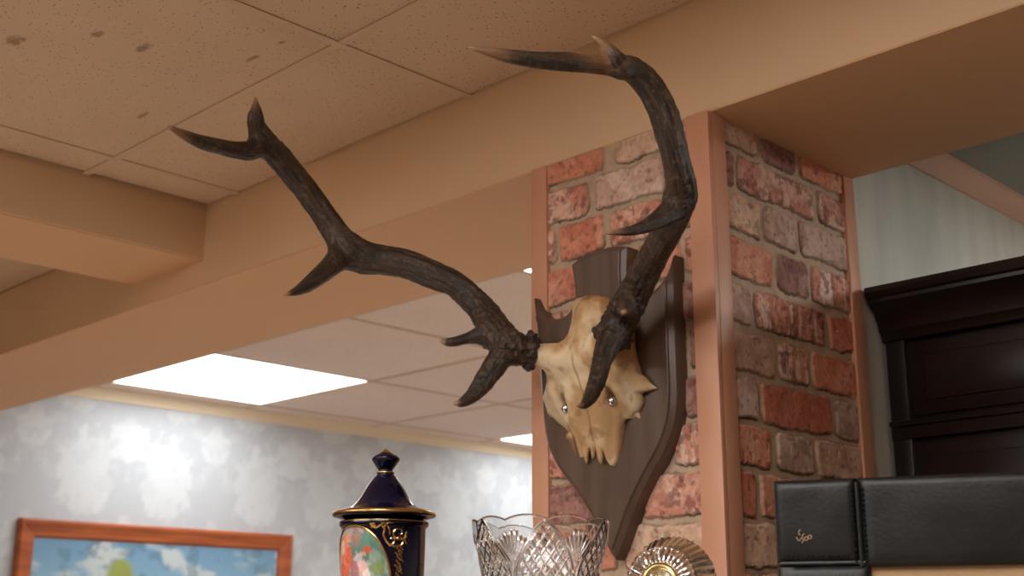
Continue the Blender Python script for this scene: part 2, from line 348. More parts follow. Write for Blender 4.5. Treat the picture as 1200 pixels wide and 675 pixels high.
def brick_face(rows, u0, u1, seed, fmap, name, parent):
    rnd = random.Random(seed)
    rows = list(rows)
    while len(rows) < len(ROWZ):
        u = u0-.1*rnd.random(); s = ''
        while u < u1: w_ = rnd.choice((.11, .17, .22)); s += ',%f %f %s' % (u, u+w_, rnd.choice('optgm')); u += w_+.02
        rows.append(s[1:])
    h = .002
    us = np.arange(u0, u1+h/2, h); zs = np.arange(1.25, ZB-.0005, h)
    UU, Z = np.meshgrid(us, zs, indexing='ij')
    H = np.zeros_like(UU)
    mort = L((186, 160, 136)); C = np.zeros(UU.shape+(3,))
    mn = fbm(UU*60, Z*60, 0, seed, 4)
    C[:] = mort; C *= (.82+.36*mn)[..., None]
    H += .0016*mn+.0012*fbm(UU*20, Z*20, 0, seed+3, 3)
    wu = (fbm(UU*26, Z*26, 0, seed+11, 5)-.5)*.012+(fbm(UU*150, Z*150, 0, seed+12, 2)-.5)*.005; wz = (fbm(UU*26, Z*26, 0, seed+17, 5)-.5)*.012+(fbm(UU*150, Z*150, 0, seed+18, 2)-.5)*.005
    for (zb_, zt_), row in zip(ROWZ, rows):
        for bk in row.split(','):
            a, b_, k = bk.split(); a = float(a); b_ = float(b_)
            s2 = rnd.randrange(1000); tz = rnd.uniform(-.004, .004)
            m_ = (UU > a-.015) & (UU < b_+.015) & (Z > zb_-.015) & (Z < zt_+.015)
            if not m_.any(): continue
            U_, Z_ = UU[m_]+wu[m_], Z[m_]+wz[m_]+tz*((UU[m_]-a)/(b_-a)-.5)
            cu, cz, hu, hz = (a+b_)/2, (zb_+zt_)/2, (b_-a)/2+.0022, (zt_-zb_)/2+.0022
            rr = rnd.uniform(.006, .015)
            qx = np.abs(U_-cu)-hu+rr; qz = np.abs(Z_-cz)-hz+rr
            d = rr-(np.hypot(np.maximum(qx, 0), np.maximum(qz, 0))+np.minimum(np.maximum(qx, qz), 0))  # inside positive
            f = sst(-.0006, .0030, d)
            n1 = fbm(U_*34, Z_*34, s2, seed+s2, 5); n2 = fbm(U_*130, Z_*130, s2, seed+s2+3, 3)
            c_a, c_b, c_c = [L(c) for c in KIND[k]]
            sx, sz = ((70, 9) if k == 'm' else (24, 20))
            n3 = fbm(U_*sx, Z_*sz, s2*.7, seed+s2+8, 4)
            cc = c_a+(c_b-c_a)*sst(.4, .62, n1)[:, None]; cc = cc+(c_c-cc)*(sst(.5, .62, n3)*(.9 if k in 'mp' else .55))[:, None]
            if k in 'pdm': cc = cc+(L((118, 66, 62))-cc)*(sst(.56, .64, fbm(U_*60, Z_*60, s2, seed+s2+21, 3))*.6)[:, None]
            cc *= (.72+.56*n2)[:, None]
            pit = sst(.70, .78, fbm(U_*90, Z_*90, s2, seed+40, 2)); cc *= (1-.35*pit)[:, None]
            cc *= rnd.uniform(.9, 1.08)
            # patchy grime at the brick's edge, plus a painted shadow line along its underside
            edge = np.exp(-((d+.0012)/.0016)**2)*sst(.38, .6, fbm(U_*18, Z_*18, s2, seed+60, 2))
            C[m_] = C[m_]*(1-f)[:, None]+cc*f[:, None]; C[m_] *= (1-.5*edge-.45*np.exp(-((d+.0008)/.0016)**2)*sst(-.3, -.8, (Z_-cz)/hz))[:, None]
            top = .0075*f+.0022*(n1-.5)*f+.0008*(n2-.5)*f-.0015*pit*f
            H[m_] = np.maximum(H[m_]*(1-f)+0, 0)+top
    nu, nz_ = UU.shape; idx = np.arange(nu*nz_).reshape(nu, nz_)
    Fc = np.stack([idx[:-1, :-1], idx[1:, :-1], idx[1:, 1:], idx[:-1, 1:]], -1).reshape(-1, 4)
    V = fmap(UU.ravel(), Z.ravel(), H.ravel())
    return mesh(name, V, Fc, m_brick, parent, True, col=C.reshape(-1, 3))
pil = struct(MB().box(XL+.004, XP-.004, YF+.004, YK-.004, 0, ZB).build('wall_pillar', m_plain))
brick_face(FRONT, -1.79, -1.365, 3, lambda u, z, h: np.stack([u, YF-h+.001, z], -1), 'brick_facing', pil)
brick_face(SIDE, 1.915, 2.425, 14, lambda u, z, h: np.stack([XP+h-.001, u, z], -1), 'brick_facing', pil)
# corner beads (peach timber angles)
def angle_trim(name, boxes):
    b = MB()
    for q in boxes: b.box(*q)
    struct(b.build(name, m_peach, bevel=.002))
angle_trim('trim_6', [(XP-.040, XP+.012, YF-.012, YF+.002, 0, ZB), (XP-.002, XP+.012, YF+.002, YF+.045, 0, ZB)])
angle_trim('trim_7', [(XL-.012, XL+.034, YF-.012, YF+.002, 0, ZB), (XL-.012, XL+.002, YF+.002, YF+.045, 0, ZB)])
angle_trim('trim_8', [(XP-.002, XP+.012, YK-.040, YK+.002, 0, ZB)])
plane_box('trim_9', XP-.35, XL+.06, YF-.0105, YF-.009, ZB+.0, ZB+.001, m_beam)
bpy.data.objects.remove(bpy.data.objects['trim_9'])

# ------------------------------------------------------------------ distance-field modelling
def surface_nets(D, org, h):
    S = D < 0
    nx, ny, nz = D.shape
    c = sum(S[i:nx-1+i, j:ny-1+j, k:nz-1+k].astype(np.int8) for i in (0, 1) for j in (0, 1) for k in (0, 1))
    act = (c > 0) & (c < 8); ci = np.argwhere(act)
    idm = -np.ones(act.shape, np.int64); idm[act] = np.arange(len(ci))
    P = np.zeros((len(ci), 3)); n = np.zeros(len(ci))
    corners = [(i, j, k) for i in (0, 1) for j in (0, 1) for k in (0, 1)]
    val = {q: D[ci[:, 0]+q[0], ci[:, 1]+q[1], ci[:, 2]+q[2]].astype(float) for q in corners}
    for q in corners:
        for ax in range(3):
            if q[ax]: continue
            r = list(q); r[ax] = 1; r = tuple(r); a, b = val[q], val[r]; m_ = (a < 0) != (b < 0)
            t = np.where(m_, a/(np.where(m_, a-b, 1)), 0); p = np.tile(np.array(q, float), (len(ci), 1)); p[:, ax] += t
            P[m_] += p[m_]; n[m_] += 1
    P = (P/n[:, None]+ci)*h+org
    Fc = []
    for ax in range(3):
        o1, o2 = [(1, 2), (2, 0), (0, 1)][ax]
        A = np.moveaxis(S, ax, 0); d = A[:-1] != A[1:]
        e = np.argwhere(d); st = A[:-1][d]
        # restore index order
        E_ = np.zeros_like(e); rest = [q for q in range(3) if q != ax]; E_[:, ax] = e[:, 0]; E_[:, rest[0]] = e[:, 1]; E_[:, rest[1]] = e[:, 2]
        ok = (E_[:, o1] > 0) & (E_[:, o2] > 0) & (E_[:, o1] < D.shape[o1]-1) & (E_[:, o2] < D.shape[o2]-1)
        E_ = E_[ok]; st = st[ok]
        def cell(a, b):
            q = E_.copy(); q[:, o1] -= a; q[:, o2] -= b; return idm[q[:, 0], q[:, 1], q[:, 2]]
        f = np.stack([cell(1, 1), cell(0, 1), cell(0, 0), cell(1, 0)], -1)
        f[~st] = f[~st][:, ::-1]; Fc.append(f)
    return P, np.concatenate(Fc)
class Field:
    def __init__(s, lo, hi, h):
        s.h = h; s.lo = np.array(lo, float); s.n = (np.ceil((np.array(hi)-s.lo)/h)).astype(int)+1
        s.D = np.full(s.n, 1.0, np.float32)
    def block(s, lo, hi):
        a = np.clip(np.floor((np.array(lo)-s.lo)/s.h).astype(int), 0, s.n); b = np.clip(np.ceil((np.array(hi)-s.lo)/s.h).astype(int)+1, 0, s.n)
        sl = tuple(slice(i, j) for i, j in zip(a, b))
        g = [s.lo[i]+s.h*np.arange(a[i], b[i]) for i in range(3)]
        return sl, np.stack(np.meshgrid(*g, indexing='ij'), -1).astype(np.float32)
    def apply(s, lo, hi, fn, k, op='add'):
        mg = max(k*2, s.h*4)
        sl, X = s.block(np.array(lo)-mg, np.array(hi)+mg)
        if X.size == 0: return
        d = fn(X).astype(np.float32); a = s.D[sl]
        if op == 'sub': a, d = -a, d; 
        hh = np.maximum(k-np.abs(a-d), 0)/max(k, 1e-9)
        r = np.minimum(a, d)-hh*hh*k*.25
        s.D[sl] = -r if op == 'sub' else r
    def cone(s, p0, p1, r0, r1, k=.01, op='add'):
        p0 = np.array(p0, float); p1 = np.array(p1, float); R_ = max(r0, r1)
        def fn(X):
            ba = p1-p0; t = np.clip(((X-p0)@ba)/(ba@ba+1e-12), 0, 1)
            return np.linalg.norm(X-p0-t[..., None]*ba, axis=-1)-(r0+(r1-r0)*t)
        s.apply(np.minimum(p0, p1)-R_, np.maximum(p0, p1)+R_, fn, k, op)
    def chain(s, P, r, k=.01):
        P = np.array(P); r = np.array(r)
        T = Field.__new__(Field); T.h = s.h; T.lo = s.lo; T.n = s.n; T.D = np.full(s.n, 1.0, np.float32)
        mg = max(k*1.5, s.h*4)
        for i in range(len(P)-1):
            ba = P[i+1]-P[i]; R_ = max(r[i], r[i+1])+mg
            sl, X = T.block(np.minimum(P[i], P[i+1])-R_, np.maximum(P[i], P[i+1])+R_)
            X = X-P[i].astype(np.float32); t = np.clip((X@ba.astype(np.float32))/(ba@ba+1e-12), 0, 1)
            d = np.sqrt(((X-t[..., None]*ba.astype(np.float32))**2).sum(-1))-(r[i]+(r[i+1]-r[i])*t)
            T.D[sl] = np.minimum(T.D[sl], d)
        hh = np.maximum(k-np.abs(s.D-T.D), 0)/max(k, 1e-9)
        s.D = np.minimum(s.D, T.D)-hh*hh*k*.25
    def ell(s, c, r, k=.01, op='add', rot=None):
        c = np.array(c, float); r = np.array(r, float)
        def fn(X):
            Y = X-c
            if rot is not None: Y = Y@rot
            q = np.linalg.norm(Y/r, axis=-1); g = np.linalg.norm(Y/(r*r), axis=-1)+1e-9
            return q*(q-1)/g
        s.apply(c-r.max(), c+r.max(), fn, k, op)
def relax(V, Fc, it=2):
    E_ = np.concatenate([Fc[:, [0, 1]], Fc[:, [1, 2]], Fc[:, [2, 3]], Fc[:, [3, 0]]]); E_ = np.unique(np.sort(E_, 1), axis=0)
    for _ in range(it):
        for lam in (.5, -.52):
            S_ = np.zeros_like(V); n = np.zeros(len(V))
            np.add.at(S_, E_[:, 0], V[E_[:, 1]]); np.add.at(S_, E_[:, 1], V[E_[:, 0]]); np.add.at(n, E_[:, 0], 1); np.add.at(n, E_[:, 1], 1)
            V = V+lam*(S_/n[:, None]-V)
    return V
def vnormals(V, Fc):
    fn = np.cross(V[Fc[:, 2]]-V[Fc[:, 0]], V[Fc[:, 3]]-V[Fc[:, 1]]); N = np.zeros_like(V)
    for i in range(4): np.add.at(N, Fc[:, i], fn)
    return N/(np.linalg.norm(N, axis=1)[:, None]+1e-12)
def catmull(P, n=6):
    P = np.array(P, float); P = np.vstack([2*P[0]-P[1], P, 2*P[-1]-P[-2]]); out = []
    for i in range(1, len(P)-2):
        for t in np.arange(n)/n:
            a, b, c, d = P[i-1:i+3]
            out.append(.5*(2*b+(c-a)*t+(2*a-5*b+4*c-d)*t*t+(3*b-a-3*c+d)*t**3))
    out.append(P[-2]); return np.array(out)

# ------------------------------------------------------------------ the mounted deer skull
XM = -1.6
trophy = empty('mounted_deer_skull', (XM, YF, 1.63))
prop(trophy, 'deer skull with dark branching antlers mounted on a dark wooden shield on the brick pillar', 'deer skull')
TL = np.array([XM, YF, 1.63])
# plaque
def seg2(P, n=3): return [tuple(q[:2]) for q in catmull([(a, z_, 0) for a, z_ in P], n)]
segA = seg2([(0, 2.252), (.03, 2.2505), (.055, 2.246), (.076, 2.238)])
segB = seg2([(.076, 2.238), (.0725, 2.215), (.070, 2.19), (.0705, 2.170), (.075, 2.154), (.087, 2.141), (.103, 2.1335), (.122, 2.132), (.142, 2.138), (.160, 2.151), (.174, 2.169), (.186, 2.193)])
segC = seg2([(.186, 2.193), (.182, 2.13), (.178, 2.06), (.175, 1.99), (.172, 1.93), (.165, 1.885), (.150, 1.848), (.128, 1.815), (.100, 1.783), (.074, 1.75), (.050, 1.715), (.028, 1.675), (.012, 1.648), (0, 1.632)])
half = segA+segB[1:]+segC[1:]
th = math.radians(2.6)
def rotp(a, z):
    dz = z-2.18; return (a*math.cos(th)-dz*math.sin(th), 2.18+dz*math.cos(th)+a*math.sin(th))
pts = half+[(-a, z) for a, z in half[::-1][1:-1]]
P0 = np.array(pts)
def inset(P, d):
    n = len(P); R_ = []
    for i in range(n):
        t = P[(i+1) % n]-P[i-1]; t /= np.linalg.norm(t); nn = np.array([t[1], -t[0]])
        # orientation: outline runs clockwise (right side first) so inward is -? choose by area sign
        R_.append(P[i]-nn*d*sgn)
    return np.array(R_)
area = sum(P0[i][0]*P0[(i+1) % len(P0)][1]-P0[(i+1) % len(P0)][0]*P0[i][1] for i in range(len(P0)))
sgn = 1 if area > 0 else -1
def outline_dist(q, P):
    A = P; B = np.roll(P, -1, 0); e = B-A; t = np.clip(((q-A)*e).sum(1)/((e*e).sum(1)+1e-12), 0, 1)
    return np.linalg.norm(q-A-t[:, None]*e, axis=1).min()
def tipfix(P, d):   # inset that collapses onto the mitre at sharp points so the outline never crosses itself
    Q = inset(P, d); n = len(P); tips = []
    for i in range(n):
        a = P[i]-P[i-1]; c = P[(i+1) % n]-P[i]; a = a/np.linalg.norm(a); c = c/np.linalg.norm(c)
        if a@c < .45:
            m_ = (c-a); m_ /= np.linalg.norm(m_); sn = max(.25, math.sqrt(max(0, (1+a@c)/2)))
            for k in np.linspace(1, 4, 61):
                q = P[i]+m_*d*k
                if outline_dist(q, P) >= d*.98: break
            inside = outline_dist(P[i]+m_*d*.5, P)
            Q[i] = q; tips.append(q)
    T = np.array(tips)
    for i in range(n):
        if outline_dist(Q[i], P) < d*.93: Q[i] = T[np.linalg.norm(T-Q[i], axis=1).argmin()]+(Q[i]-T[np.linalg.norm(T-Q[i], axis=1).argmin()])*.002
    return Q
rings = [(P0, 0), (P0, .030), (tipfix(P0, .0015), .0335), (tipfix(P0, .0110), .0400), (tipfix(P0, .0125), .0435), (tipfix(P0, .0140), .0445)]
b = MB(); n = len(P0)
for P, bb in rings:
    for a, z in P:
        a, z = rotp(a, z); b.V.append((a, -bb, z-1.63))
for k in range(len(rings)-1):
    for i in range(n): b.F.append((k*n+i, k*n+(i+1) % n, (k+1)*n+(i+1) % n, (k+1)*n+i))
from mathutils.geometry import tessellate_polygon
for ring_ in (0, len(rings)-1):
    vv = b.V[ring_*n:(ring_+1)*n]; o_ = len(b.V); b.V += vv
    for t3 in tessellate_polygon([[Vector((v[0], v[2], 0)) for v in vv]]): b.F.append(tuple(o_+i for i in t3))
m_plaque = mat('stained_plaque_wood', (102, 82, 69), .38, spec=.55, bump=((60, 60, 5), .25, .0015, 5), var=((82, 61, 50), (40, 40, 4), 6, .3, .72))
plq = b.build('wooden_plaque', m_plaque, trophy, smooth=True, sharp=25)

# skull: bone shell with its broken outline, braincase, pedicles and eye-socket horns
def W(a, bb, z): return np.array([XM+a, YF-bb, z])
def PX_(px, py, bb):
    p = hit(px, py, 1, YF-bb); return p
sk = Field((XM-.17, YF-.17, 1.795), (XM+.17, YF-.036, 2.18), .0022)
oR = [(.030, 2.10), (.062, 2.06), (.090, 2.02), (.092, 1.985), (.112, 1.968), (.146, 1.943), (.110, 1.938), (.106, 1.922), (.094, 1.905), (.088, 1.893), (.070, 1.893), (.065, 1.884), (.060, 1.862), (.052, 1.835), (.046, 1.818),
      (.038, 1.807), (.030, 1.811), (.024, 1.824), (.0175, 1.842), (.0165, 1.826), (.013, 1.812), (.0085, 1.817), (.0055, 1.838), (.0012, 1.845)]
oL = [(-.001, 1.845), (-.004, 1.828), (-.008, 1.823), (-.011, 1.846), (-.016, 1.845), (-.024, 1.822), (-.028, 1.816), (-.033, 1.826), (-.044, 1.847), (-.057, 1.866), (-.078, 1.876), (-.100, 1.889), (-.122, 1.907), (-.135, 1.925), (-.137, 1.945), (-.128, 1.965), (-.100, 1.985), (-.090, 2.0), (-.074, 2.018), (-.044, 2.042), (-.026, 2.068), (-.018, 2.09)]
poly = np.array(oR+oL)
def polysdf(x, y, P):
    d = np.full(x.shape, 9.0); ins = np.zeros(x.shape, bool); n = len(P)
    for i in range(n):
        a = P[i]; c = P[(i+1) % n]; e = c-a
        t = np.clip(((x-a[0])*e[0]+(y-a[1])*e[1])/(e@e), 0, 1)
        d = np.minimum(d, np.hypot(x-a[0]-t*e[0], y-a[1]-t*e[1]))
        cr = ((a[1] > y) != (c[1] > y)) & (x < (c[0]-a[0])*(y-a[1])/(c[1]-a[1]+1e-12)+a[0]); ins ^= cr
    return np.where(ins, -d, d)
def Sz(a, z):   # how far the bone's surface stands out from the wall
    s0 = np.interp(z, [1.80, 1.85, 1.90, 1.95, 2.0, 2.03, 2.07, 2.12], [.058, .064, .078, .096, .116, .120, .100, .08])
    aa = np.abs(a); wd = np.interp(z, [1.80, 1.88, 1.93, 2.0, 2.1], [.085, .10, .165, .16, .10])
    s = s0-(aa/wd)**2*.045-(aa/wd)**4*.02
    # sunken pits in front of the eye sockets and a shallow valley along the brow
    s = s-.010*np.exp(-((aa-.062)/.010)**2-((z-1.932)/.020)**2)
    s = s-.006*np.exp(-((aa-.030)/.012)**2-((z-1.985)/.035)**2)
    s = s+.006*np.exp(-((aa-.048)/.012)**2-((z-2.0)/.03)**2)
    s = s+.005*np.exp(-((aa-.085)/.014)**2-((z-1.945)/.022)**2)
    s = s-.0045*np.exp(-(a/.0026)**2)*(z < 2.02)
    return s
def shell(X):
    a = X[..., 0]-XM; bb = YF-X[..., 1]; z = X[..., 2]
    pd = polysdf(a, z, poly)+.0015*(fbm(a*90, z*90, 0, 4, 2)-.5)*2
    s = Sz(a, z); thk = np.interp(z, [1.80, 1.88, 1.96, 2.0], [.008, .012, .022, .05])
    sd = np.maximum(bb-s, (s-thk)-bb)*.85
    q = np.stack([pd+.003, sd+.003], -1)
    return np.linalg.norm(np.maximum(q, 0), axis=-1)+np.minimum(q.max(-1), 0)-.003
sk.apply((XM-.16, YF-.15, 1.80), (XM+.16, YF-.03, 2.12), shell, .004)
# back of the skull / braincase
sk.ell(W(.022, .082, 2.065), (.050, .040, .062), .02)
sk.ell(W(.020, .080, 2.105), (.044, .034, .034), .012)
sk.cone(W(-.010, .082, 2.124), W(.050, .080, 2.114), .0175, .018, .014)
sk.ell(W(.074, .068, 2.045), (.030, .032, .060), .02)
sk.ell(W(.006, .098, 2.026), (.040, .024, .034), .02)
sk.cone(W(.035, .075, 2.06), W(.09, .06, 1.985), .035, .022, .02)
for s_ in (-1, 1):
    sk.cone(W(s_*.045, .098, 2.022), W(s_*.104, .121, 2.036), .030, .0225, .018)
    sk.cone(W(s_*.08, .075, 1.965), W(s_*.118, .058, 1.958), .018, .012, .012)
    sk.cone(W(s_*.118, .058, 1.956), W(s_*(.146 if s_ > 0 else .132), .048, 1.944), .010, .0025, .006)
    # side wall of the snout going back to the board
    sk.cone(W(s_*.060, .055, 1.90), W(s_*.045, .046, 1.835), .010, .005, .008)
    sk.ell(W(s_*.098, .048, 1.925), (.014, .016, .020), .01)
sk.cone(W(.096, .042, 1.900), W(.104, .040, 1.888), .006, .0025, .004)
# loose bone splint seen under the left cheek
sk.cone(W(-.078, .042, 1.876), W(-.058, .038, 1.826), .009, .0045, .004)
# screw slots and suture
for s_ in (-1, 1):
    sk.cone(W(s_*.060, .10, 1.930), W(s_*.058, .10, 1.945), .0055, .003, .003, 'sub')
    p = W(s_*.060, .0, 1.928); sk.cone(p+np.array([0, -.070, 0]), p+np.array([0, -.11, .0]), .0098, .011, .003, 'sub')
    sk.cone(W(s_*.057, Sz(np.array(.058), np.array(1.952))-.001, 1.952), W(s_*.060, .07, 1.932), .0035, .008, .003, 'sub')
    sk.cone(W(s_*.024, .128, 2.005), W(s_*.032, .112, 1.965), .0018, .0025, .003, 'sub')
for q0, q1 in (((.0, .128, 2.02), (.003, .114, 1.975)),):
    sk.cone(W(*q0), W(*q1), .0025, .0042, .003, 'sub')
V, Fq = surface_nets(sk.D, sk.lo, sk.h); V = relax(V, Fq, 2); N = vnormals(V, Fq)
wob = fbm(V[:, 0]*35, V[:, 1]*35, V[:, 2]*35, 3, 4)-.5; wob2 = fbm(V[:, 0]*110, V[:, 1]*110, V[:, 2]*110, 6, 3)-.5
top = sst(2.07, 2.13, V[:, 2])
V = V+N*(.0035*wob+.0012*wob2+top*.006*(fbm(V[:, 0]*70, V[:, 1]*50, V[:, 2]*40, 8, 3)-.5))[:, None]
# bone colour: pale cream with yellow-brown staining on the crest and around cracks
bl = fbm(V[:, 0]*18+4, V[:, 1]*18, V[:, 2]*14, 12, 4); bl2 = fbm(V[:, 0]*60, V[:, 1]*60, V[:, 2]*45, 15, 3)
cB = L((208, 174, 132)); cY = L((170, 124, 76)); cD = L((104, 70, 42)); cP = L((228, 204, 168))
st = np.clip(sst(.42, .62, bl)*.55+top*.55, 0, 1)[:, None]
cb = cB+(cP-cB)*sst(.55, .35, bl)[:, None]; cb = cb+(cY-cb)*st
cb = cb+(cD-cb)*(np.clip(sst(.60, .74, bl2)*.35+top*.35*sst(.5, .65, bl2), 0, 1))[:, None]
aa = V[:, 0]-XM
slot = np.exp(-((np.abs(aa)-.059)/.0075)**2-((V[:, 2]-1.942)/.015)**2)[:, None]; cb = cb+(cD-cb)*slot*.8
sut = np.exp(-((aa-.0012*np.sin(V[:, 2]*110))/.0016)**2)*sst(1.84, 1.87, V[:, 2])*sst(2.03, 2.0, V[:, 2]); cb = cb+(cD-cb)*sut[:, None]*.6
spl = sst(1.880, 1.868, V[:, 2])*sst(-.046, -.054, aa); cb = cb+(L((112, 70, 42))-cb)*spl[:, None]*.8
m_bone = mat('old_bone', vcol=True, rough=.5, spec=.4, bump=((160, 160, 90), .35, .0012, 5))
m_bone.node_tree.nodes['Principled BSDF'].inputs['Subsurface Weight'].default_value = .12
m_bone.node_tree.nodes['Principled BSDF'].inputs['Subsurface Radius'].default_value = (.008, .004, .002)
skull = mesh('skull', V-TL, Fq, m_bone, trophy, True, col=cb)
prop(skull, 'pale cream cut skull with cracked nose bones')
for s_ in (-1, 1):
    c = W(s_*.060, 0, 1.927); 
    Vl, Fl = lathe([(.0001, .0088), (.0035, .0084), (.0066, .0066), (.0088, .0036), (.0096, .0), (.0096, -.012), (.0001, -.012)], 24)
    Vl = [(x, -z_-.075, y) for x, y, z_ in Vl]
    sc = mesh('screw', np.array(Vl)+(c-TL), Fl, m_chrome, skull, True, sharp=50); prop(sc, 'chrome domed screw head')

# antlers
m_antler = bpy.data.materials.new('antler_horn'); m_antler.use_nodes = True
def antler_nodes():
    nt = m_antler.node_tree; b = nt.nodes['Principled BSDF']; N_ = nt.nodes.new; K = nt.links.new
    g = N_('ShaderNodeAttribute'); g.attribute_name = 'gco'; c = N_('ShaderNodeAttribute'); c.attribute_name = 'Col'
    n = N_('ShaderNodeTexNoise'); n.inputs['Scale'].default_value = 1; n.inputs['Detail'].default_value = 5; n.inputs['Roughness'].default_value = .65
    K(g.outputs['Vector'], n.inputs['Vector'])
    bp = N_('ShaderNodeBump'); bp.inputs['Strength'].default_value = .8; bp.inputs['Distance'].default_value = .003
    K(n.outputs['Fac'], bp.inputs['Height']); K(bp.outputs[0], b.inputs['Normal'])
    mp = N_('ShaderNodeMapping'); mp.inputs['Scale'].default_value = (1.3, 1.3, .35); K(g.outputs['Vector'], mp.inputs['Vector'])
    n2 = N_('ShaderNodeTexNoise'); n2.inputs['Scale'].default_value = 1; n2.inputs['Detail'].default_value = 6; n2.inputs['Roughness'].default_value = .7; K(mp.outputs[0], n2.inputs['Vector'])
    r1 = N_('ShaderNodeMapRange'); r1.inputs['From Min'].default_value = .54; r1.inputs['From Max'].default_value = .70; r1.inputs['To Max'].default_value = .5; K(n2.outputs['Fac'], r1.inputs['Value'])
    r2 = N_('ShaderNodeMapRange'); r2.inputs['From Min'].default_value = .48; r2.inputs['From Max'].default_value = .36; r2.inputs['To Max'].default_value = .65; K(n2.outputs['Fac'], r2.inputs['Value'])
    m1 = N_('ShaderNodeMix'); m1.data_type = 'RGBA'; K(r1.outputs[0], m1.inputs[0]); K(c.outputs['Color'], m1.inputs[6]); m1.inputs[7].default_value = (*L((120, 90, 64)), 1)
    m2 = N_('ShaderNodeMix'); m2.data_type = 'RGBA'; K(r2.outputs[0], m2.inputs[0]); K(m1.outputs[2], m2.inputs[6]); m2.inputs[7].default_value = (*L((26, 20, 17)), 1); K(m2.outputs[2], b.inputs['Base Color'])
    b.inputs['Roughness'].default_value = .42; b.inputs['Specular IOR Level'].default_value = .5
antler_nodes()
def closest(px, py, a, side):
    return hit(px, py, 0, XM+side*a)
def mkchain(pts, side):
    P = []; R_ = []
    for px, py, r, a in pts:
        p = closest(px, py, a, side); dep = (p-EYE)@CF; P.append(p); R_.append(r*dep/FPX)
    Q = catmull(np.hstack([np.array(P), np.array(R_)[:, None]]), 5)
    return Q[:, :3], np.maximum(Q[:, 3], .0012)
LB = [(626, 412, 15, .101), (620, 411, 17, .108), (608, 410, 19, .120), (594, 404, 20, .138), (582, 390, 19.5, .165), (570, 370, 17.5, .200), (553, 351, 15.5, .232), (533, 333, 15, .258), (515, 325, 16, .284), (500, 319, 16.5, .306), (484, 312, 17, .330), (467, 307.5, 17.5, .354), (445, 304, 18, .380), (425, 301, 19.5, .402), (408, 292, 19.5, .420), (394, 274, 16, .435), (380, 253, 14, .446), (360, 225, 14, .456), (342, 202, 14.5, .460), (325, 182, 14.5, .456), (311, 168, 14, .450), (305, 157, 12.8, .444), (300.5, 147, 10.8, .437), (299.5, 138, 9.6, .431), (300, 129, 6.4, .424), (299, 114, 1.2, .408)]
LC = {'brow_tine': [(596, 408, 16, .130), (588, 417, 14.5, .131), (577, 433, 13, .137), (565, 450, 11.5, .143), (553, 464, 8.5, .149), (541, 472, 5.5, .153), (532, 473, 1.5, .156)],
      'bez_tine': [(582, 392, 15, .168), (566, 393, 11, .182), (550, 396, 7, .198), (535, 400, 6, .212), (525, 401, 5, .222), (517, 400.5, 2, .230)],
      'trez_tine': [(408, 294, 18, .420), (395, 305, 14.5, .418), (381, 318, 11.5, .414), (366, 330, 9.5, .411), (350, 340, 6, .408), (333, 346, 1.2, .405)],
      'crown_tine': [(308, 168, 14, .450), (294, 176, 11.5, .445), (277, 176, 10, .436), (258, 172, 9, .425), (238, 167, 8, .412), (220, 160, 6.3, .400), (206, 153, 4, .388), (196, 147.5, 1.1, .380)]}
RB = [(716, 398, 15, .098), (718.5, 393, 18, .106), (724, 380, 19, .120), (732, 364, 19, .145), (742, 346, 18.5, .175), (753, 325, 17.5, .215), (764, 304, 17, .255), (776, 281, 17.5, .310), (788, 259, 18, .365), (796, 239, 18, .408), (798, 220, 17.5, .432), (794.5, 200, 16.5, .446), (790, 180, 16.3, .454), (785, 158, 16.8, .459), (779, 135, 17, .460), (769, 113, 16.5, .458), (756, 95, 16, .454), (741, 82, 14.5, .449), (724, 77, 13.2, .444), (700, 75, 12, .437), (680, 74, 11.3, .430), (640, 71.5, 10.3, .415), (600, 66.5, 8.2, .398), (572, 60.5, 5.3, .385), (548, 55.5, 1.2, .374)]
RC = {'brow_tine': [(722, 388, 17, .124), (712, 405, 14, .128), (705, 425, 11.5, .134), (700, 445, 10.5, .141), (693, 463, 8.5, .148), (685, 474, 5.5, .153), (676, 475, 1.8, .157)],
      'bez_tine': [(736, 360, 15, .160), (735, 361, 11, .180), (733, 363, 8, .20), (732, 365, 5.5, .218), (731, 366, 2.5, .232)],
      'trez_tine': [(797, 232, 16, .415), (786, 248, 14.5, .413), (772, 257.5, 11.5, .410), (757, 265, 8.3, .407), (742, 270, 6.3, .403), (726, 272, 4.5, .399), (710, 274, 1.2, .395)],
      'crown_tine': [(731, 82, 10, .456), (727, 76, 10.5, .458), (721, 67.5, 9.5, .457), (714, 58.5, 7.3, .452), (706, 50.5, 5, .444), (694, 42.5, 1.4, .434)]}
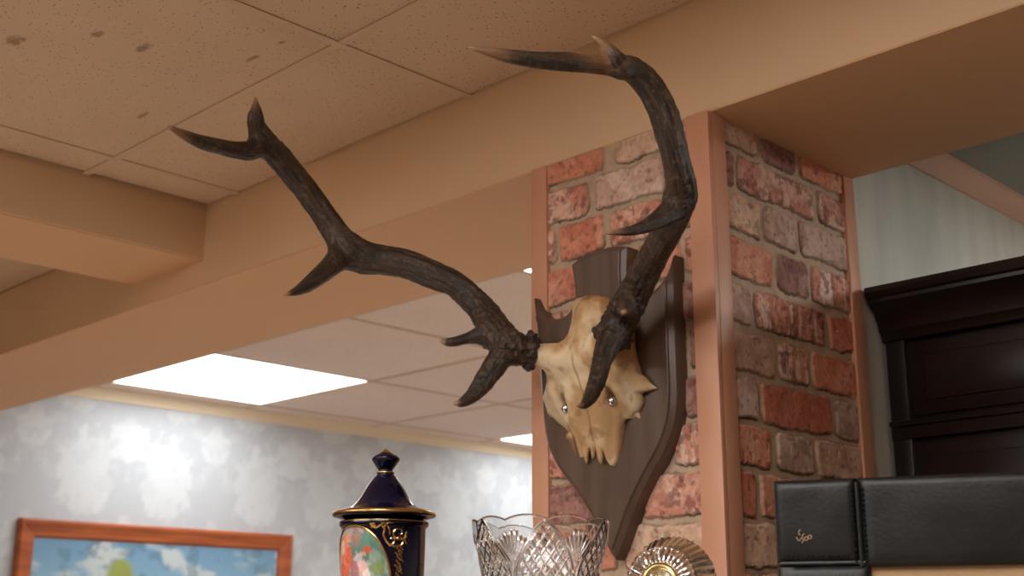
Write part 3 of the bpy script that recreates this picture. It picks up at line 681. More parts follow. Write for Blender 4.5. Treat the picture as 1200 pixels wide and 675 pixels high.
def build_antler(beam, tines, side, seed, label):
    chains = [('antler', *mkchain(beam, side))]+[(k, *mkchain(v, side)) for k, v in tines.items()]
    allP = np.vstack([c[1] for c in chains]); R_ = max(c[2].max() for c in chains)
    f = Field(allP.min(0)-R_-.01, allP.max(0)+R_+.01, .0024)
    for nme, P, r in chains: f.chain(P, r, .0001 if nme == 'antler' else .016)
    V, Fq = surface_nets(f.D, f.lo, f.h); V = relax(V, Fq, 3)
    best = np.full(len(V), 9.0); cid = np.zeros(len(V), int); s_ = np.zeros(len(V)); ct = np.zeros((len(V), 2)); rad = np.zeros(len(V)); tipd = np.full(len(V), 9.0)
    for ci, (nme, P, r) in enumerate(chains):
        seg = np.diff(P, axis=0); sl = np.concatenate([[0], np.cumsum(np.linalg.norm(seg, axis=1))])
        T = np.gradient(P, axis=0); T /= np.linalg.norm(T, axis=1)[:, None]
        u = np.cross(T[0], (0, 0, 1.)); Us = []
        for t in T:
            u = u-t*(u@t); u /= np.linalg.norm(u); Us.append(u.copy())
        Us = np.array(Us); Bs = np.cross(T, Us)
        for c0_ in range(0, len(V), 20000):
            X = V[c0_:c0_+20000]
            D2 = np.linalg.norm(X[:, None]-P[None], axis=2); k = D2.argmin(1)
            dd = D2[np.arange(len(X)), k]-r[k]
            start = (sl[k] < r[0]*1.15) & (ci > 0)
            dd = dd+np.where(start, .02, 0)
            m_ = dd < best[c0_:c0_+20000]
            ii = np.where(m_)[0]+c0_
            rel = V[ii]-P[k[m_]]
            best[ii] = dd[m_]; cid[ii] = ci; s_[ii] = sl[k[m_]]+(rel*T[k[m_]]).sum(1)
            x = (rel*Us[k[m_]]).sum(1); y = (rel*Bs[k[m_]]).sum(1); l = np.hypot(x, y)+1e-9
            ct[ii] = np.stack([x/l, y/l], 1); rad[ii] = r[k[m_]]
        td = np.linalg.norm(V-P[-1], axis=1); tipd = np.minimum(tipd, td)
    N = vnormals(V, Fq)
    # lengthwise grooves and pearling, fading out towards the polished tips
    gx, gy, gz = ct[:, 0]*2.1, ct[:, 1]*2.1, s_*16
    gr = fbm(gx*1.8+cid*7, gy*1.8, gz*1.1, seed, 4); pe = fbm(V[:, 0]*150, V[:, 1]*150, V[:, 2]*150, seed+5, 2)
    fade = sst(.01, .07, tipd)
    base = sst(.30, .08, s_)*(cid == 0)+.5*(cid == 1)+.4*(cid == 2)
    amp = np.clip(rad/.02, .2, 1.2)
    V = V+N*((gr-.5)*.0060*fade*amp+(pe-.5)*.0050*fade*(.35+base)*amp)[:, None]
    dark, mid, lt, tip = L((44, 34, 28)), L((72, 54, 41)), L((128, 100, 76)), L((196, 158, 120))
    c = dark+(mid-dark)*sst(.45, .68, gr)[:, None]; c = c+(lt-c)*(sst(.60, .72, pe)*.35)[:, None]
    tl = np.choose(cid, [.034, .016, .010, .022, .075]) if side < 0 else np.choose(cid, [.085, .020, .010, .045, .055])
    tm = sst(1.0, .35, tipd/tl+.5*(gr-.5))
    c = c+(L((142, 102, 70))-c)*tm[:, None]; c = c+(tip-c)*(sst(.016, .002, tipd)*.8)[:, None]
    # grooves coordinates for the bump
    gco = np.stack([ct[:, 0]*rad*330+cid*11, ct[:, 1]*rad*330, s_*42], 1)
    Nn = vnormals(V, Fq)
    fc = np.sort(cid[Fq], axis=1)[:, 1]
    root = None
    for ci, (nme, P, r) in enumerate(chains):
        Fs = Fq[fc == ci]; ids, inv = np.unique(Fs, return_inverse=True)
        par = trophy if ci == 0 else root
        o = mesh(nme, V[ids]-TL, inv.reshape(-1, 4), m_antler, par, True, col=c[ids], attrs={'gco': gco[ids]})
        o.data.normals_split_custom_set_from_vertices([tuple(q) for q in Nn[ids]])
        if ci == 0: root = prop(o, label)
    # burr: knobbly ring round the foot of the beam
    P, r = chains[0][1], chains[0][2]; c_ = P[4]; ax = P[7]-P[2]; ax /= np.linalg.norm(ax)
    u = np.cross(ax, (0, 0, 1.)); u /= np.linalg.norm(u); v = np.cross(ax, u); Vb = []; nT, nS = 120, 16; rb = r[4]
    for i in range(nT):
        t = 2*PI*i/nT; k1 = float(vnoise(np.array(math.cos(t)*4.2+9), math.sin(t)*4.2, 0, seed+3)); k2 = abs(math.sin(t*9+k1*4))
        rr = .0050+.0030*k1+.0026*k2; R1 = rb*1.02+.002*k1
        off = (k1-.5)*.004
        for j in range(nS):
            q = 2*PI*j/nS; fl = 1+.25*math.sin(3*q+t*7)
            Vb.append(c_+(R1+rr*fl*math.cos(q))*(math.cos(t)*u+math.sin(t)*v)+ax*(rr*1.15*fl*math.sin(q)+off))
    Fb = [(i*nS+j, i*nS+(j+1) % nS, ((i+1) % nT)*nS+(j+1) % nS, ((i+1) % nT)*nS+j) for i in range(nT) for j in range(nS)]
    Vb = np.array(Vb); cbb = dark+(mid-dark)*sst(.4, .7, fbm(Vb[:, 0]*150, Vb[:, 1]*150, Vb[:, 2]*150, 3, 2))[:, None]
    mesh('burr', Vb-TL, Fb, m_antler, root, True, col=cbb, attrs={'gco': (Vb-TL)*300})
    return root
build_antler(LB, LC, -1, 21, 'antler reaching out to the left across the ceiling')
build_antler(RB, RC, 1, 55, 'antler rising over the pillar with a tip curving left')

# ------------------------------------------------------------------ the wall painting
def picture():
    yl, yr, zt, zb_ = 2.735, 4.352, 2.04, 1.0
    r = empty('framed_painting', (X0+.01, (yl+yr)/2, zb_)); prop(r, 'wide landscape painting in a stained pine frame hanging on the damask wall', 'painting')
    r0 = np.array([X0+.01, (yl+yr)/2, zb_])
    prof = [(0, .004), (0, .030), (.012, .040), (.026, .036), (.036, .030), (.060, .024), (.078, .022), (.086, .016), (.092, .008), (.092, .004)]
    b = MB(); ring = []
    for ins, out in prof:
        ring.append([(X0+out, yl+ins, zb_+ins), (X0+out, yr-ins, zb_+ins), (X0+out, yr-ins, zt-ins), (X0+out, yl+ins, zt-ins)])
    Vv = np.array(ring).reshape(-1, 3)-r0; m_ = len(prof)
    Fc = [(k*4+i, k*4+(i+1) % 4, ((k+1) % m_)*4+(i+1) % 4, ((k+1) % m_)*4+i) for k in range(m_) for i in range(4)]
    mf = mat('stained_pine', (186, 96, 44), .35, coat=.3, var=((140, 62, 26), (3, 2, 22), 5, .35, .7), bump=((3, 3, 60), .15, .001, 3))
    b.add(Vv, Fc); b.build('picture_frame', mf, r)
    ys = np.linspace(yl+.088, yr-.088, 220); zs = np.linspace(zb_+.088, zt-.088, 130); Y, Z = np.meshgrid(ys, zs, indexing='ij')
    n = fbm(Y*5, Z*9, 0, 77, 5); n2 = fbm(Y*14, Z*18, 0, 81, 4)
    c = L((140, 180, 204))+(L((112, 152, 182))-L((140, 180, 204)))*sst(1.65, 1.95, Z)[..., None]
    cl = sst(.50, .66, n)*.8; c = c+(L((206, 210, 206))-c)*cl[..., None]
    c = c+(L((92, 120, 138))-c)*(sst(.56, .68, n2)*.5)[..., None]
    # tree top and low hills
    tr = sst(.10, .05, np.hypot((Y-3.30)*1.0, np.maximum(Z-1.78, 0)*.9)+.05*(n2-.5)); c = c+(L((150, 160, 78))-c)*tr[..., None]
    land = sst(.01, -.01, Z-1.50-.1*(n-.5)); c = c+(L((106, 120, 66))*(.7+.6*n2[..., None])-c)*land[..., None]
    nu, nv = Y.shape; idx = np.arange(nu*nv).reshape(nu, nv)
    Fp = np.stack([idx[:-1, :-1], idx[1:, :-1], idx[1:, 1:], idx[:-1, 1:]], -1).reshape(-1, 4)
    Vp = np.stack([np.full(Y.shape, X0+.010), Y, Z], -1).reshape(-1, 3)-r0
    mesh('canvas', Vp, Fp, mat('oil_paint', vcol=True, rough=.4, bump=((90, 90, 90), .2, .002, 3)), r, False, col=c.reshape(-1, 3))
    MB().box(-.009, -.003, yl+.02-r0[1], yr-.02-r0[1], .02, zt-zb_-.02).build('backing_board', m_plain, r)
picture()

# ------------------------------------------------------------------ dark cabinet in the alcove
def cabinet():
    yf, xl, xr, zt = 2.535, XP+.002, .9, 2.238
    r = empty('display_cabinet', ((xl+xr)/2, yf+.25, 0)); prop(r, 'tall dark mahogany cabinet with moulded top in the dim alcove right of the pillar', 'cabinet')
    o = np.array([(xl+xr)/2, yf+.25, 0])
    def part(mb, name, m=m_mahog, **k):
        mb.V = [tuple(np.array(v)-o) for v in mb.V]; return mb.build(name, m, r, **k)
    part(MB().box(xl+.004, xr, yf+.012, yf+.5, 0, zt-.01), 'carcass', bevel=.002)
    prof = [(0, zt-.115), (.006, zt-.112), (.010, zt-.098), (.016, zt-.092), (.020, zt-.075), (.034, zt-.052), (.052, zt-.038), (.058, zt-.034), (.058, zt-.026), (.066, zt-.022), (.070, zt-.012), (.068, zt), (0, zt), (-.02, zt), (-.02, zt-.115)]
    part(MB().extrude(prof, (xl, yf, 0), (xr, yf, 0), out=(0, -1, 0)), 'cornice', smooth=True, sharp=30)
    fr = MB()
    for (z0, z1) in ((1.905, 1.945), (.9, .96), (.0, .1)):
        fr.box(xl+.004, xr, yf-.004, yf+.014, z0, z1); fr.box(xl+.004, xr, yf-.012, yf+.002, z1-.012, z1)
    part(fr, 'rail', bevel=.003)
    xs = [xl+.004, -.95, -.5, -.05, .4, xr]
    st = MB()
    for x in (xs[0]+.022, *xs[2:-1], xr-.022): st.box(x-.022, x+.022, yf, yf+.014, .1, zt-.11)
    part(st, 'stile', bevel=.002)
    for i in range(3):
        x0 = [xs[0]+.05, xs[2]+.03, xs[3]+.03][i]; x1 = [xs[2]-.03, xs[3]-.03, xs[4]-.03][i]
        for z0, z1 in ((1.955, zt-.122), (.97, 1.895)):
            d = MB().box(x0, x1, yf+.004, yf+.016, z0, z1); d.box(x0+.035, x1-.035, yf-.001, yf+.008, z0+.03, z1-.03)
            part(d, 'door_panel', bevel=.004)
cabinet()

# ------------------------------------------------------------------ shelf and things on it
SZ = 1.45
def at_depth(px, py, dep): return EYE+ray(px, py)*dep
def z_at(py, px, hd):
    d = ray(px, py); return EYE[2]+d[2]/math.hypot(d[0], d[1])*hd
Fh = np.array([-math.sin(YAW), math.cos(YAW)]); Rh = np.array([math.cos(YAW), math.sin(YAW)])
def hz(px, py, dep):   # foot position and horizontal distance of something whose axis is seen at px
    p = at_depth(px, py, dep); return p[:2], math.hypot(p[0], p[1])
def shelf():
    # long sideboard below the frame, parallel to the picture's objects
    r = empty('sideboard', (0, 0, 0)); c = (Fh*1.86)+(Rh*-.05); r.location = (c[0], c[1], 0); r.rotation_euler = (0, 0, YAW)
    prop(r, 'dark wooden sideboard carrying the lidded jar and the crystal pieces', 'sideboard')
    MB().box(-.58, .33, -.19, .13, SZ-.03, SZ).build('top_board', m_wood_dark, r, bevel=.004)
    MB().box(-.56, .31, -.17, .12, .06, SZ-.03).build('carcass', m_wood_dark, r, bevel=.003)
    MB().box(-.54, .29, -.15, .10, 0, .06).build('plinth', m_wood_dark, r)
    for k in range(2):
        d = MB().box(-.545+k*.425, -.13+k*.425, -.186, -.17, .09, SZ-.05).build('door', m_wood_dark, r, bevel=.003)
        kx = -.16+k*.08
        Vk, Fk = lathe([(.0001, .02), (.008, .018), (.011, .012), (.006, .004), (.005, 0)], 16); Vk = [(x+kx, -z-.186, y+.8) for x, y, z in Vk]
        mesh('knob', Vk, Fk, m_brass, d, True)
shelf()

# lidded urn
def urn():
    dep = 1.90; (xy, hd) = hz(450.5, 600, dep); s = dep/FPX
    r = empty('lidded_urn', (xy[0], xy[1], SZ)); r.rotation_euler = (0, 0, YAW)
    prop(r, 'cobalt blue and gold lidded porcelain urn with a painted oval of figures', 'urn')
    Z = lambda y: z_at(y, 450.5, hd)-SZ
    m_c = mat('cobalt_glaze', (7, 7, 30), .07, spec=.45)
    lid = [(.0001, 526.5), (2.5, 528), (5, 530.5), (12, 533.5), (16, 536.5), (16.5, 539), (14, 543), (11, 547.5), (8.8, 550.5), (8.8, 552.5), (10.5, 554), (10.2, 556.5), (13.6, 560), (20, 568.5), (25, 577), (30, 585.5), (36, 592), (43, 596), (52, 598.5), (58.5, 601), (60.5, 604), (59, 606.5), (54, 607.5), (50.5, 609), (46, 609.5), (.0001, 609.5)]
    P = catmull([(a, b_, 0) for a, b_ in lid[:-3]], 3)[:, :2].tolist()+[list(q) for q in lid[-3:]]
    V, Fc = lathe([(max(a, .05)*s, Z(y)) for a, y in P], 72); ld = mesh('lid', V, Fc, m_c, r, True, sharp=60)
    V, Fc = lathe([(a*s, Z(y)) for a, y in ((9.6, 552.8), (10.7, 553.6), (10.8, 554.6), (9.8, 555.2))], 48); mesh('gilt_band', V, Fc, m_gold, ld, True)
    V, Fc = lathe([(a*s, Z(y)) for a, y in ((.2, 526), (2.7, 527.2), (5.4, 530), (8, 531.2))], 32); mesh('gilt_tip', V, Fc, m_gold, ld, True)
    V, Fc = lathe([(a*s, Z(y)) for a, y in ((57.6, 600.2), (59.2, 601), (60.6, 602.4), (61.0, 603.4), (60.4, 604.4))], 72); mesh('gilt_rim', V, Fc, m_gold, ld, True)
    body = [(45, 609.8), (50.5, 611.5), (52, 614), (52, 616.5), (50, 619), (48.8, 621), (48.6, 640), (48, 675), (46.5, 720), (42, 760), (36, 785), (30, 800), (28, 806), (34, 812), (38, 820)]
    zz = [(a*s, Z(y)) for a, y in body]; zlast = zz[-1][1]
    zz = [(a, z if z > zz[6][1] else zz[6][1]*(z-zlast)/(zz[6][1]-zlast)) for a, z in zz]; zz.append((.001, 0))
    V, Fc = lathe([tuple(q[:2]) for q in catmull([(a, b_, 0) for a, b_ in zz[:-1]], 4)]+[zz[-1]], 96); bd = mesh('body', V, Fc, m_c, r, True, sharp=60)
    V, Fc = lathe([(a*s, Z(y)) for a, y in ((51.0, 611.6), (52.2, 612.4), (52.5, 613.0), (52.2, 613.4))], 72); mesh('gilt_ring', V, Fc, m_gold, bd, True)
    # radius along the body by height
    zb_ = np.array([q[1] for q in zz])[::-1]; rb = np.array([q[0] for q in zz])[::-1]
    rad = lambda z: np.interp(z, zb_, rb)
    # angle measured from the direction facing the viewer (local -Y), positive to the right
    def onb(ang, z, off): rr = rad(z)+off; return np.array([rr*math.sin(ang), -rr*math.cos(ang), z])
    ca = math.radians(-40); ha = math.radians(56); ztop = Z(618.0)-.001; zc_ = ztop-.083; hzz = .083
    nA, nR = 90, 46; V = []; C = []; 
    for i in range(nR+1):
        for j in range(nA):
            t = 2*PI*j/nA; q = i/nR; x = q*math.cos(t); y = q*math.sin(t); V.append(onb(ca+ha*x, zc_+hzz*y, .0012)); C.append((x, y))
    Fc = [(i*nA+j, i*nA+(j+1) % nA, (i+1)*nA+(j+1) % nA, (i+1)*nA+j) for i in range(nR) for j in range(nA)]
    C = np.array(C); x, y = C[:, 0], C[:, 1]
    n = fbm(x*5+3, y*7, 0, 91, 4); n2 = fbm(x*14, y*18, 0, 95, 3)
    c = L((150, 168, 166))+(L((88, 118, 104))-L((150, 168, 166)))*sst(.45, .62, n)[:, None]
    c = c+(L((160, 150, 152))-c)*(sst(.5, .9, y)*.8)[:, None]
    for (cx, cy, rx, ry, cl) in ((.42, .72, .26, .16, (84, 130, 118)), (.12, .78, .16, .14, (150, 116, 104)), (-.55, .40, .30, .34, (216, 112, 82)), (-.30, .50, .22, .34, (222, 128, 98)), (-.16, .78, .10, .10, (214, 150, 118)), (-.12, .42, .14, .20, (206, 100, 76)), (-.45, .62, .14, .12, (238, 196, 164)),
                              (-.60, .18, .14, .10, (236, 222, 200)), (-.35, .16, .30, .16, (214, 98, 70)), (.43, .58, .09, .07, (206, 74, 52)), (.30, .50, .12, .05, (196, 150, 130)), (.18, .40, .14, .14, (186, 176, 180)), (.30, .24, .16, .16, (222, 176, 172)), (.42, .12, .10, .12, (240, 222, 212)), (.10, .20, .12, .2, (170, 110, 110)), (.70, .28, .2, .16, (128, 142, 84)), (.62, .46, .16, .12, (134, 156, 140)),
                              (.10, -.32, .24, .26, (214, 176, 176)), (-.2, -.45, .34, .3, (210, 96, 74)), (.34, -.3, .14, .2, (236, 214, 200))):
        e = np.hypot((x-cx)/rx, (y-cy)/ry)+.9*(n2-.5); c = c+(L(cl)*(.75+.5*n2[:, None])-c)*(sst(1.05, .85, e)*.9)[:, None]
    mesh('painted_panel', V, Fc, mat('porcelain_painting', vcol=True, rough=.12, coat=.8), bd, True, col=c)
    g = MB(); g.tube([onb(ca+ha*1.0*math.cos(t), zc_+hzz*1.0*math.sin(t), .0010) for t in np.linspace(0, 2*PI, 90)], .0019, 8, False); g.build('gilt_border', m_gold, bd, smooth=True)
    # scrollwork
    def pxy(px, py):   # picture position on the urn front -> angle and height
        return math.asin(max(-.98, min(.98, (px-450.5)/48.8))), Z(py+ (1-math.cos(math.asin(max(-.98, min(.98, (px-450.5)/48.8)))))*0)
    g = MB()
    def stroke(pts, r0=.0011, r1=None):
        P = catmull([(a, b_, 0) for a, b_ in pts], 5); n_ = len(P); rr = np.linspace(r0, r1 or r0, n_)
        g.tube([onb(*pxy(p[0], p[1]), .0002) for p in P], list(rr*1.35), 6)
    def spiral(cx, cy, r, turns, a0, sgn_=1, r0=.0011): stroke([(cx+r*(1-.8*k/14)*math.cos(a0+sgn_*turns*2*PI*k/14), cy+r*(1-.8*k/14)*math.sin(a0+sgn_*turns*2*PI*k/14)) for k in range(15)], r0, .0006)
    spiral(472, 628, 8.5, 1.2, .4, 1, .0013); spiral(471, 636, 9, .8, 2.6, -1, .0013); spiral(444, 619.5, 3.2, 1.0, 2, 1); spiral(463.5, 636, 6, .7, 2.2, -1, .0012)
    stroke([(440, 617), (446, 622), (452, 619), (456, 624), (455, 630), (458, 637), (463, 643)], .0016, .0012); stroke([(452, 617), (457, 618), (461, 623), (462, 630)], .0018, .001)
    stroke([(456, 620), (460, 616.5), (465, 617)], .0012, .0006); stroke([(480, 640), (478, 634), (480, 626)], .001, .0006)
    for k in range(26):
        px = 473+2.2*math.sin(k*2.3)+1.0*math.sin(k*.9); py = 643+k*1.75; stroke([(px-2.4, py-1.5), (px, py), (px+1.6, py+2.2)], .0012, .0007)
    g.build('gilt_scrollwork', m_gold, bd, smooth=True)
urn()

# cut crystal vase and clock
m_crystal = mat('lead_crystal', (255, 255, 255), .0, trans=1, ior=1.54)
def vase():
    dep = 1.85; (xy, hd) = hz(633.5, 630, dep); s = dep/FPX
    r = empty('crystal_vase', (xy[0], xy[1], SZ)); r.rotation_euler = (0, 0, YAW)
    prop(r, 'clear cut crystal vase with scalloped rim, fans and lattice diamonds', 'vase')
    H = z_at(612, 633.5, hd)-SZ
    prof = np.array([(30, 0), (34, .004), (38, .012), (45, .03), (54, .055), (61, .085), (66, .11), (69.5, .133), (73, .153), (78, .171), (81, H)])
    zz = np.concatenate([np.linspace(0, .08, 40), np.linspace(.0805, H, 150)])
    pf = np.interp(zz, prof[:, 1], prof[:, 0])*s
    pf = np.convolve(np.pad(pf, 8, 'edge'), np.ones(17)/17, 'valid')
    n = 720; A = np.arange(n)*2*PI/n
    T, Zg = np.meshgrid(A, zz); Rg = np.repeat(pf[:, None], n, 1)
    ang = T+PI/2       # 0 faces the viewer
    ang = (T-1.5*PI)   # local -Y is at T = 3pi/2
    w6 = 2*PI/6; fc = math.radians(-27)
    ph = ((ang-fc+w6/2) % w6)-w6/2          # from fan centre
    phv = ((ang-fc) % w6)-w6/2              # from vesica centre
    g = np.zeros_like(T)
    x = ph*Rg; zb_ = H-.064
    for a in np.linspace(-34, 34, 7):
        ar = math.radians(a); dx, dz = math.sin(ar), math.cos(ar); z0 = Zg-zb_
        al = x*dx+z0*dz; pe_ = np.abs(x*dz-z0*dx); ln = .048 if abs(a) < 20 else .043
        wd = .0012+.0036*np.sin(np.clip(al/ln, 0, 1)*2.2); g = np.maximum(g, sst(wd, wd*.1, pe_)*sst(0, .006, al)*sst(ln, ln-.010, al))
    xv = phv*Rg; zc_ = H-.084; hv = .080; wv = .041*np.clip(1-((Zg-zc_)/hv)**2, 0, 1)
    ins = wv-np.abs(xv)
    lat = 0
    for sg in (-1, 1):
        q = ((xv*1.2+sg*(Zg-zc_)*.8)/.0165) % 1; lat = np.maximum(lat, sst(.15, .0, np.minimum(q, 1-q)))
    g = np.maximum(g, lat*.75*sst(.001, .004, ins)); g = np.maximum(g, sst(.0028, .0004, np.abs(ins)))
    # lower body: long pointed flutes
    q = (ang*12/(2*PI)) % 1; low = sst(.12, 0, np.minimum(q, 1-q))*sst(H-.12, H-.13, Zg); g = np.maximum(g, low)
    Ro = Rg-.0027*g
    scal = .0065*(np.abs(np.cos(ang*5+1.2))**.8)
    kz = sst(H-.035, H, Zg); Zo = Zg+kz*(scal-.004)
    Ri = Rg-.0052; bot = .012
    V = [np.stack([Ro*np.cos(T), Ro*np.sin(T), Zo], -1)]
    V.append(np.stack([(Rg[-1:]-.0020)*np.cos(T[-1:]), (Rg[-1:]-.0020)*np.sin(T[-1:]), Zo[-1:]+.0014], -1)); V.append(np.stack([(Rg[-1:]-.0040)*np.cos(T[-1:]), (Rg[-1:]-.0040)*np.sin(T[-1:]), Zo[-1:]+.0010], -1))
    up = Zg[::-1][:-20:2]; Vi = np.stack([Ri[::-1][:-20:2]*np.cos(T[::-1][:-20:2]), Ri[::-1][:-20:2]*np.sin(T[::-1][:-20:2]), np.maximum(Zo[::-1][:-20:2], bot)], -1); V.append(Vi)
    G = np.concatenate(V, 0); m_ = G.shape[0]; idx = np.arange(m_*n).reshape(m_, n); nx = np.roll(idx, -1, 1)
    Fc = np.stack([idx[:-1], nx[:-1], nx[1:], idx[1:]], -1).reshape(-1, 4).tolist()
    G = G.reshape(-1, 3).tolist()
    G.append([0, 0, 0]); c0_ = len(G)-1; G.append([0, 0, bot]); c1_ = len(G)-1
    Fc += [(int(idx[0, (j+1) % n]), int(idx[0, j]), c0_) for j in range(n)]+[(int(idx[-1, j]), int(idx[-1, (j+1) % n]), c1_) for j in range(n)]
    mesh('glass_body', G, Fc, m_crystal, r, True, sharp=50)
vase()
def clock():
    dep = 1.74; p = at_depth(784, 688, dep); s = dep/FPX; R0 = 60*s
    ax2 = -Fh*math.cos(math.radians(33))-Rh*math.sin(math.radians(33))
    r = empty('crystal_clock', (p[0], p[1], SZ)); prop(r, 'round cut crystal mantel clock with brass bezel beside the crystal vase', 'clock')
    zax = np.array([ax2[0], ax2[1], .10]); zax /= np.linalg.norm(zax); xax = np.cross((0, 0, 1.), zax); xax /= np.linalg.norm(xax); yax = np.cross(zax, xax)
    c = np.array([0, 0, p[2]-SZ])
    def place(V, up=0): V = np.array(V)+np.array([0, 0, up]); return V[:, :1]*xax+V[:, 1:2]*yax+V[:, 2:3]*zax+c
    # profile (r, forward): face recess, rayed front, sharp rim, hobnailed back dome
    prof = [(.0002, .022)]+[(q, .022) for q in np.linspace(.010, .026, 4)]+[(.0285, .0245), (.029, .0285)]+[(q, .0295-.0045*((q-.03)/.022)**1.5) for q in np.linspace(.030, .052, 24)]
    prof += [(.0535, .0235), (.054, .022)]+[(.054+(R0-.054)*t, .022-.026*t) for t in np.linspace(.05, 1, 12)]
    prof += [(R0*math.cos(a), -.004-.034*math.sin(a)) for a in np.linspace(.03, 1.30, 34)]+[(.0002, -.0385)]
    n = 360; i_f = 7; i_r = 31; i_e = 45
    def fn(i, rr, z, a):
        if 7 <= i < 31:
            q = abs(((a*34/(2*PI)) % 1)-.5)*2; e = min(1, (i-7)/4)*min(1, (31-i)/3); return rr, z-.0026*q*e
        if 31 <= i < 46:
            q = abs(((a*44/(2*PI)) % 1)-.5)*2; return rr-.0016*q, z-.0015*q
        if i >= 46 and rr > .01:
            f = (i-46)/34; N_ = 30
            cell = (int(a*44/(2*PI)+(i//3 % 2)*.5) % 44)*7.13+(i//3)*3.77; jt = (math.sin(cell*12.9898)*43758.5453) % 1
            return rr*(1-.05*jt-.03*(1-abs(math.sin(a*N_/2+(i-46)*.45)))), z+.0050*abs(math.sin(a*N_/2-(i-46)*.45))
        return rr, z
    V, Fc = lathe(prof, n, fn); mesh('crystal_body', place(V), [f[::-1] for f in Fc] if False else Fc, m_crystal, r, True, sharp=25)
    bz = [(.0225, .016), (.0235, .0185), (.0245, .0195), (.0265, .0190), (.0278, .0205), (.0292, .0195), (.030, .0165), (.0295, .0142), (.0285, .0140), (.0285, .0108), (.0225, .0108)]
    V, Fc = lathe(bz, 96, closed=True); bzl = mesh('bezel', place(V, .012), Fc, m_brass, r, True, sharp=40)
    V, Fc = lathe([(.0001, .0125), (.0228, .0125)], 64); fo = mesh('dial', place(V, .012), Fc, mat('cream_dial', (236, 220, 176), .4), r, True)
    V, Fc = lathe([(.0001, .0195), (.010, .0190), (.018, .0172), (.0224, .0150), (.0224, .0142), (.0001, .0160)], 48); mesh('lens', place(V, .012), Fc, m_crystal, bzl, True)
    mk = mat('clock_ink', (30, 24, 20), .5); b = MB()
    for k in range(12):
        a = k*PI/6; d = np.array([math.sin(a), math.cos(a)]); q = np.array([d[1], -d[0]]); w_ = .0006
        P = [d*.0165+q*w_, d*.0205+q*w_, d*.0205-q*w_, d*.0165-q*w_]; b.add(place([(x, y, .0248) for x, y in P]+[(x, y, .0252) for x, y in P]), [(0, 1, 2, 3), (4, 5, 6, 7), (0, 1, 5, 4), (1, 2, 6, 5), (2, 3, 7, 6), (3, 0, 4, 7)])
    b.build('hour_mark', mk, fo)
    for a, ln in ((-1.05, .0105), (1.0, .0155)):
        d = np.array([math.sin(a), math.cos(a)]); q = np.array([d[1], -d[0]]); P = [-d*.003+q*.0007, d*ln*.8+q*.0009, d*ln, d*ln*.8-q*.0009, -d*.003-q*.0007]
        MB().add(place([(x, y, .0253) for x, y in P]+[(x, y, .0258) for x, y in P]), [(0, 1, 2, 3, 4), (5, 6, 7, 8, 9)]+[(i, (i+1) % 5, 5+(i+1) % 5, 5+i) for i in range(5)]).build('clock_hand', mk, fo)
    # foot
    zb_ = c[2]-R0+.006
    V, Fc = lathe([(.0001, 0), (.034, 0), (.036, .003), (.034, .007), (.018, .012), (.013, zb_*.7), (.016, zb_+.004), (.0001, zb_+.004)], 96, lambda i, q, z, a: (q*(1-.03*abs(math.sin(a*8))), z))
    V = np.array(V)*np.array([1, .8, 1])+np.array([xax[0]*0-zax[0]*.012, -zax[1]*.012, 0]); mesh('foot', V, Fc, m_crystal, r, True, sharp=30)
clock()

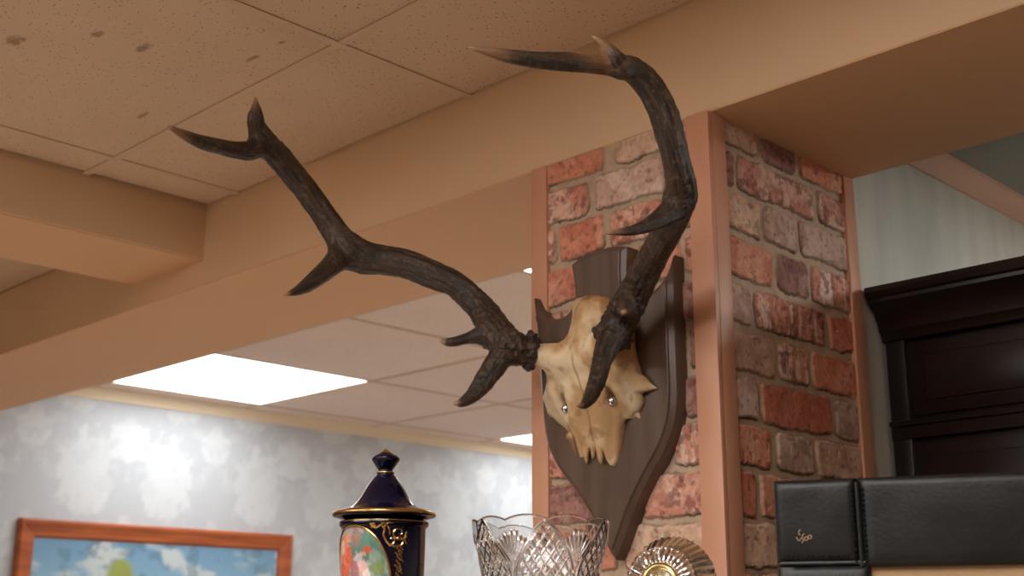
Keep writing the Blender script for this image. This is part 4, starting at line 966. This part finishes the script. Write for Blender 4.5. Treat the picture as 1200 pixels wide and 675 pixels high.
# ------------------------------------------------------------------ padded black leather frame
def leather():
    dep = 1.62; p = at_depth(905, 563, dep); wv = np.array([math.cos(math.radians(24.3)), math.sin(math.radians(24.3)), 0.]); nv = np.array([wv[1], -wv[0], 0])
    top = p[2]; zb_ = 1.15
    r = empty('leather_frame', (p[0], p[1], zb_)); ang = math.atan2(wv[1], wv[0]); r.rotation_euler = (0, 0, ang)
    prop(r, 'black padded leather frame with stitched seams and tan inner board, right of the pillar', 'leather frame')
    def on(px, py, off=0):   # local coordinates on the front plane from a picture position
        d = ray(px, py); q0 = p+nv*off; t = ((q0-EYE)@nv)/(d@nv); q = EYE+t*d-p; return q@wv, q[2]+top-zb_
    x1, zr = on(1010, 658); xs, _ = on(1020, 664); H = top-zb_; Wd = .62; zi = on(1100, 663)[1]
    m_l = mat('black_leather', (15, 15, 15), .45, spec=.35, bump=((220, 220, 220), .35, .0012, 4), var=((30, 30, 29), (14, 14, 14), 5, .4, .75))
    D = .055
    def pad(name, x0, x1_, z0, z1, bul=.006):
        nx_, nz_ = 24, 20; V = []; 
        us = np.linspace(0, 1, nx_); vs = np.linspace(0, 1, nz_)
        us = .5-.5*np.cos(us*PI); vs = .5-.5*np.cos(vs*PI)
        for u in us:
            for v in vs:
                e = min(u*(x1_-x0), (1-u)*(x1_-x0), v*(z1-z0), (1-v)*(z1-z0)); rr = .010; q = min(e/rr, 1)
                y = -(math.sqrt(max(0, 1-(1-q)**2))*rr+bul*(4*u*(1-u))**.5*(4*v*(1-v))**.5*.5)+rr
                wr = .0016*float(fbm(np.array((x0+u*(x1_-x0))*22), (z0+v*(z1-z0))*30, 0, 8, 3)-.5)
                V.append((x0+u*(x1_-x0), y-.0+wr*q, z0+v*(z1-z0)))
        Fc = [(i*nz_+j, (i+1)*nz_+j, (i+1)*nz_+j+1, i*nz_+j+1) for i in range(nx_-1) for j in range(nz_-1)]
        n0 = len(V); V += [(x0, D, z0), (x1_, D, z0), (x1_, D, z1), (x0, D, z1)]
        bot = [i*nz_ for i in range(nx_)]; tp = [i*nz_+nz_-1 for i in range(nx_)]; lf = list(range(nz_)); rg = [(nx_-1)*nz_+j for j in range(nz_)]
        Fc += [tuple(bot[::-1]+[n0, n0+1]), tuple(tp+[n0+2, n0+3]), tuple(lf+[n0+3, n0]), tuple(rg[::-1]+[n0+1, n0+2]), (n0, n0+3, n0+2, n0+1)]
        return mesh(name, V, Fc, m_l, r, True, sharp=40)
    cp_ = pad('corner_pad', 0, x1-.0015, zr, H); pad('corner_pad', Wd-x1+.0015, Wd, zr, H)
    pad('padded_rail', x1+.0015, Wd-x1-.0015, zi, H); pad('padded_rail', x1+.0015, Wd-x1-.0015, 0, H-zi)
    pad('padded_rail', 0, xs, H-zr+.003, zr-.003); pad('padded_rail', Wd-xs, Wd, H-zr+.003, zr-.003); pad('corner_pad', 0, x1-.0015, 0, H-zr); pad('corner_pad', Wd-x1+.0015, Wd, 0, H-zr)
    st = MB()
    for xx in (x1-.0065, x1+.0065):
        k = 0
        z = zi+.006
        while z < H-.012: st.tube([(xx, .0005, z), (xx+.0004, -.0022, z+.002), (xx, .0005, z+.004)], .0012, 6); z += .0062
    x = .012
    while x < x1-.012: st.tube([(x, .0, zr+.0062), (x+.002, -.0022, zr+.0064), (x+.004, .0, zr+.0062)], .0012, 6); x += .0062
    st.build('stitching', mat('black_thread', (16, 16, 16), .35), r, smooth=True)
    sm = MB(); sm.tube([(x1, .003, z) for z in np.linspace(zi, H-.006, 12)], .0032, 8); sm.tube([(x, .003, zr-.001) for x in np.linspace(.004, x1+.004, 10)], .0028, 8); sm.build('seam_piping', m_l, r, smooth=True)
    MB().box(xs+.0, Wd-xs, .012, .03, H-zi-.002, zi+.002).build('inner_board', mat('tan_board', (178, 148, 114), .5, var=((162, 130, 96), (3, 20, 20), 4, .3, .7)), r)
    # hand-written pen mark: a stroke above "v500"
    ink = MB()
    def w_(pts, rr=.00055):
        P = [on(a, b_) for a, b_ in pts]; ink.tube([(q[0], -.0034, q[1]) for q in P], rr, 6)
    w_([(938.6, 620.6), (937.2, 622), (936.4, 624.2), (936.8, 626.6), (938, 627)], .0007); w_([(933.4, 629.4), (935, 632), (937, 634.4), (938.6, 632.4), (939.2, 630.4)]); w_([(943, 625.8), (941, 627), (940.2, 630.4), (941.8, 632), (941.6, 634.6), (939.8, 636.4)])
    for cx, cy in ((945, 631.4), (949.5, 629.5)): w_([(cx+2.1*math.cos(t), cy+2.1*math.sin(t)) for t in np.linspace(0, 2*PI, 14)])
    ink.build('pen_mark', mat('tan_ink', (166, 140, 110), .5), cp_, smooth=True)
    ds = empty('low_cabinet', (p[0]+wv[0]*.31-nv[0]*.03, p[1]+wv[1]*.31-nv[1]*.03, 0)); ds.rotation_euler = (0, 0, ang); prop(ds, 'plain dark wooden cabinet below the black leather frame', 'cabinet')
    MB().box(-.31, .33, -.11, .075, zb_-.03, zb_).build('top_board', m_wood_dark, ds, bevel=.004); MB().box(-.30, .32, -.10, .07, 0, zb_-.03).build('carcass', m_wood_dark, ds, bevel=.003)
    MB().box(-.29, .31, -.112, -.10, .05, zb_-.05).build('door', m_wood_dark, ds, bevel=.003)
leather()
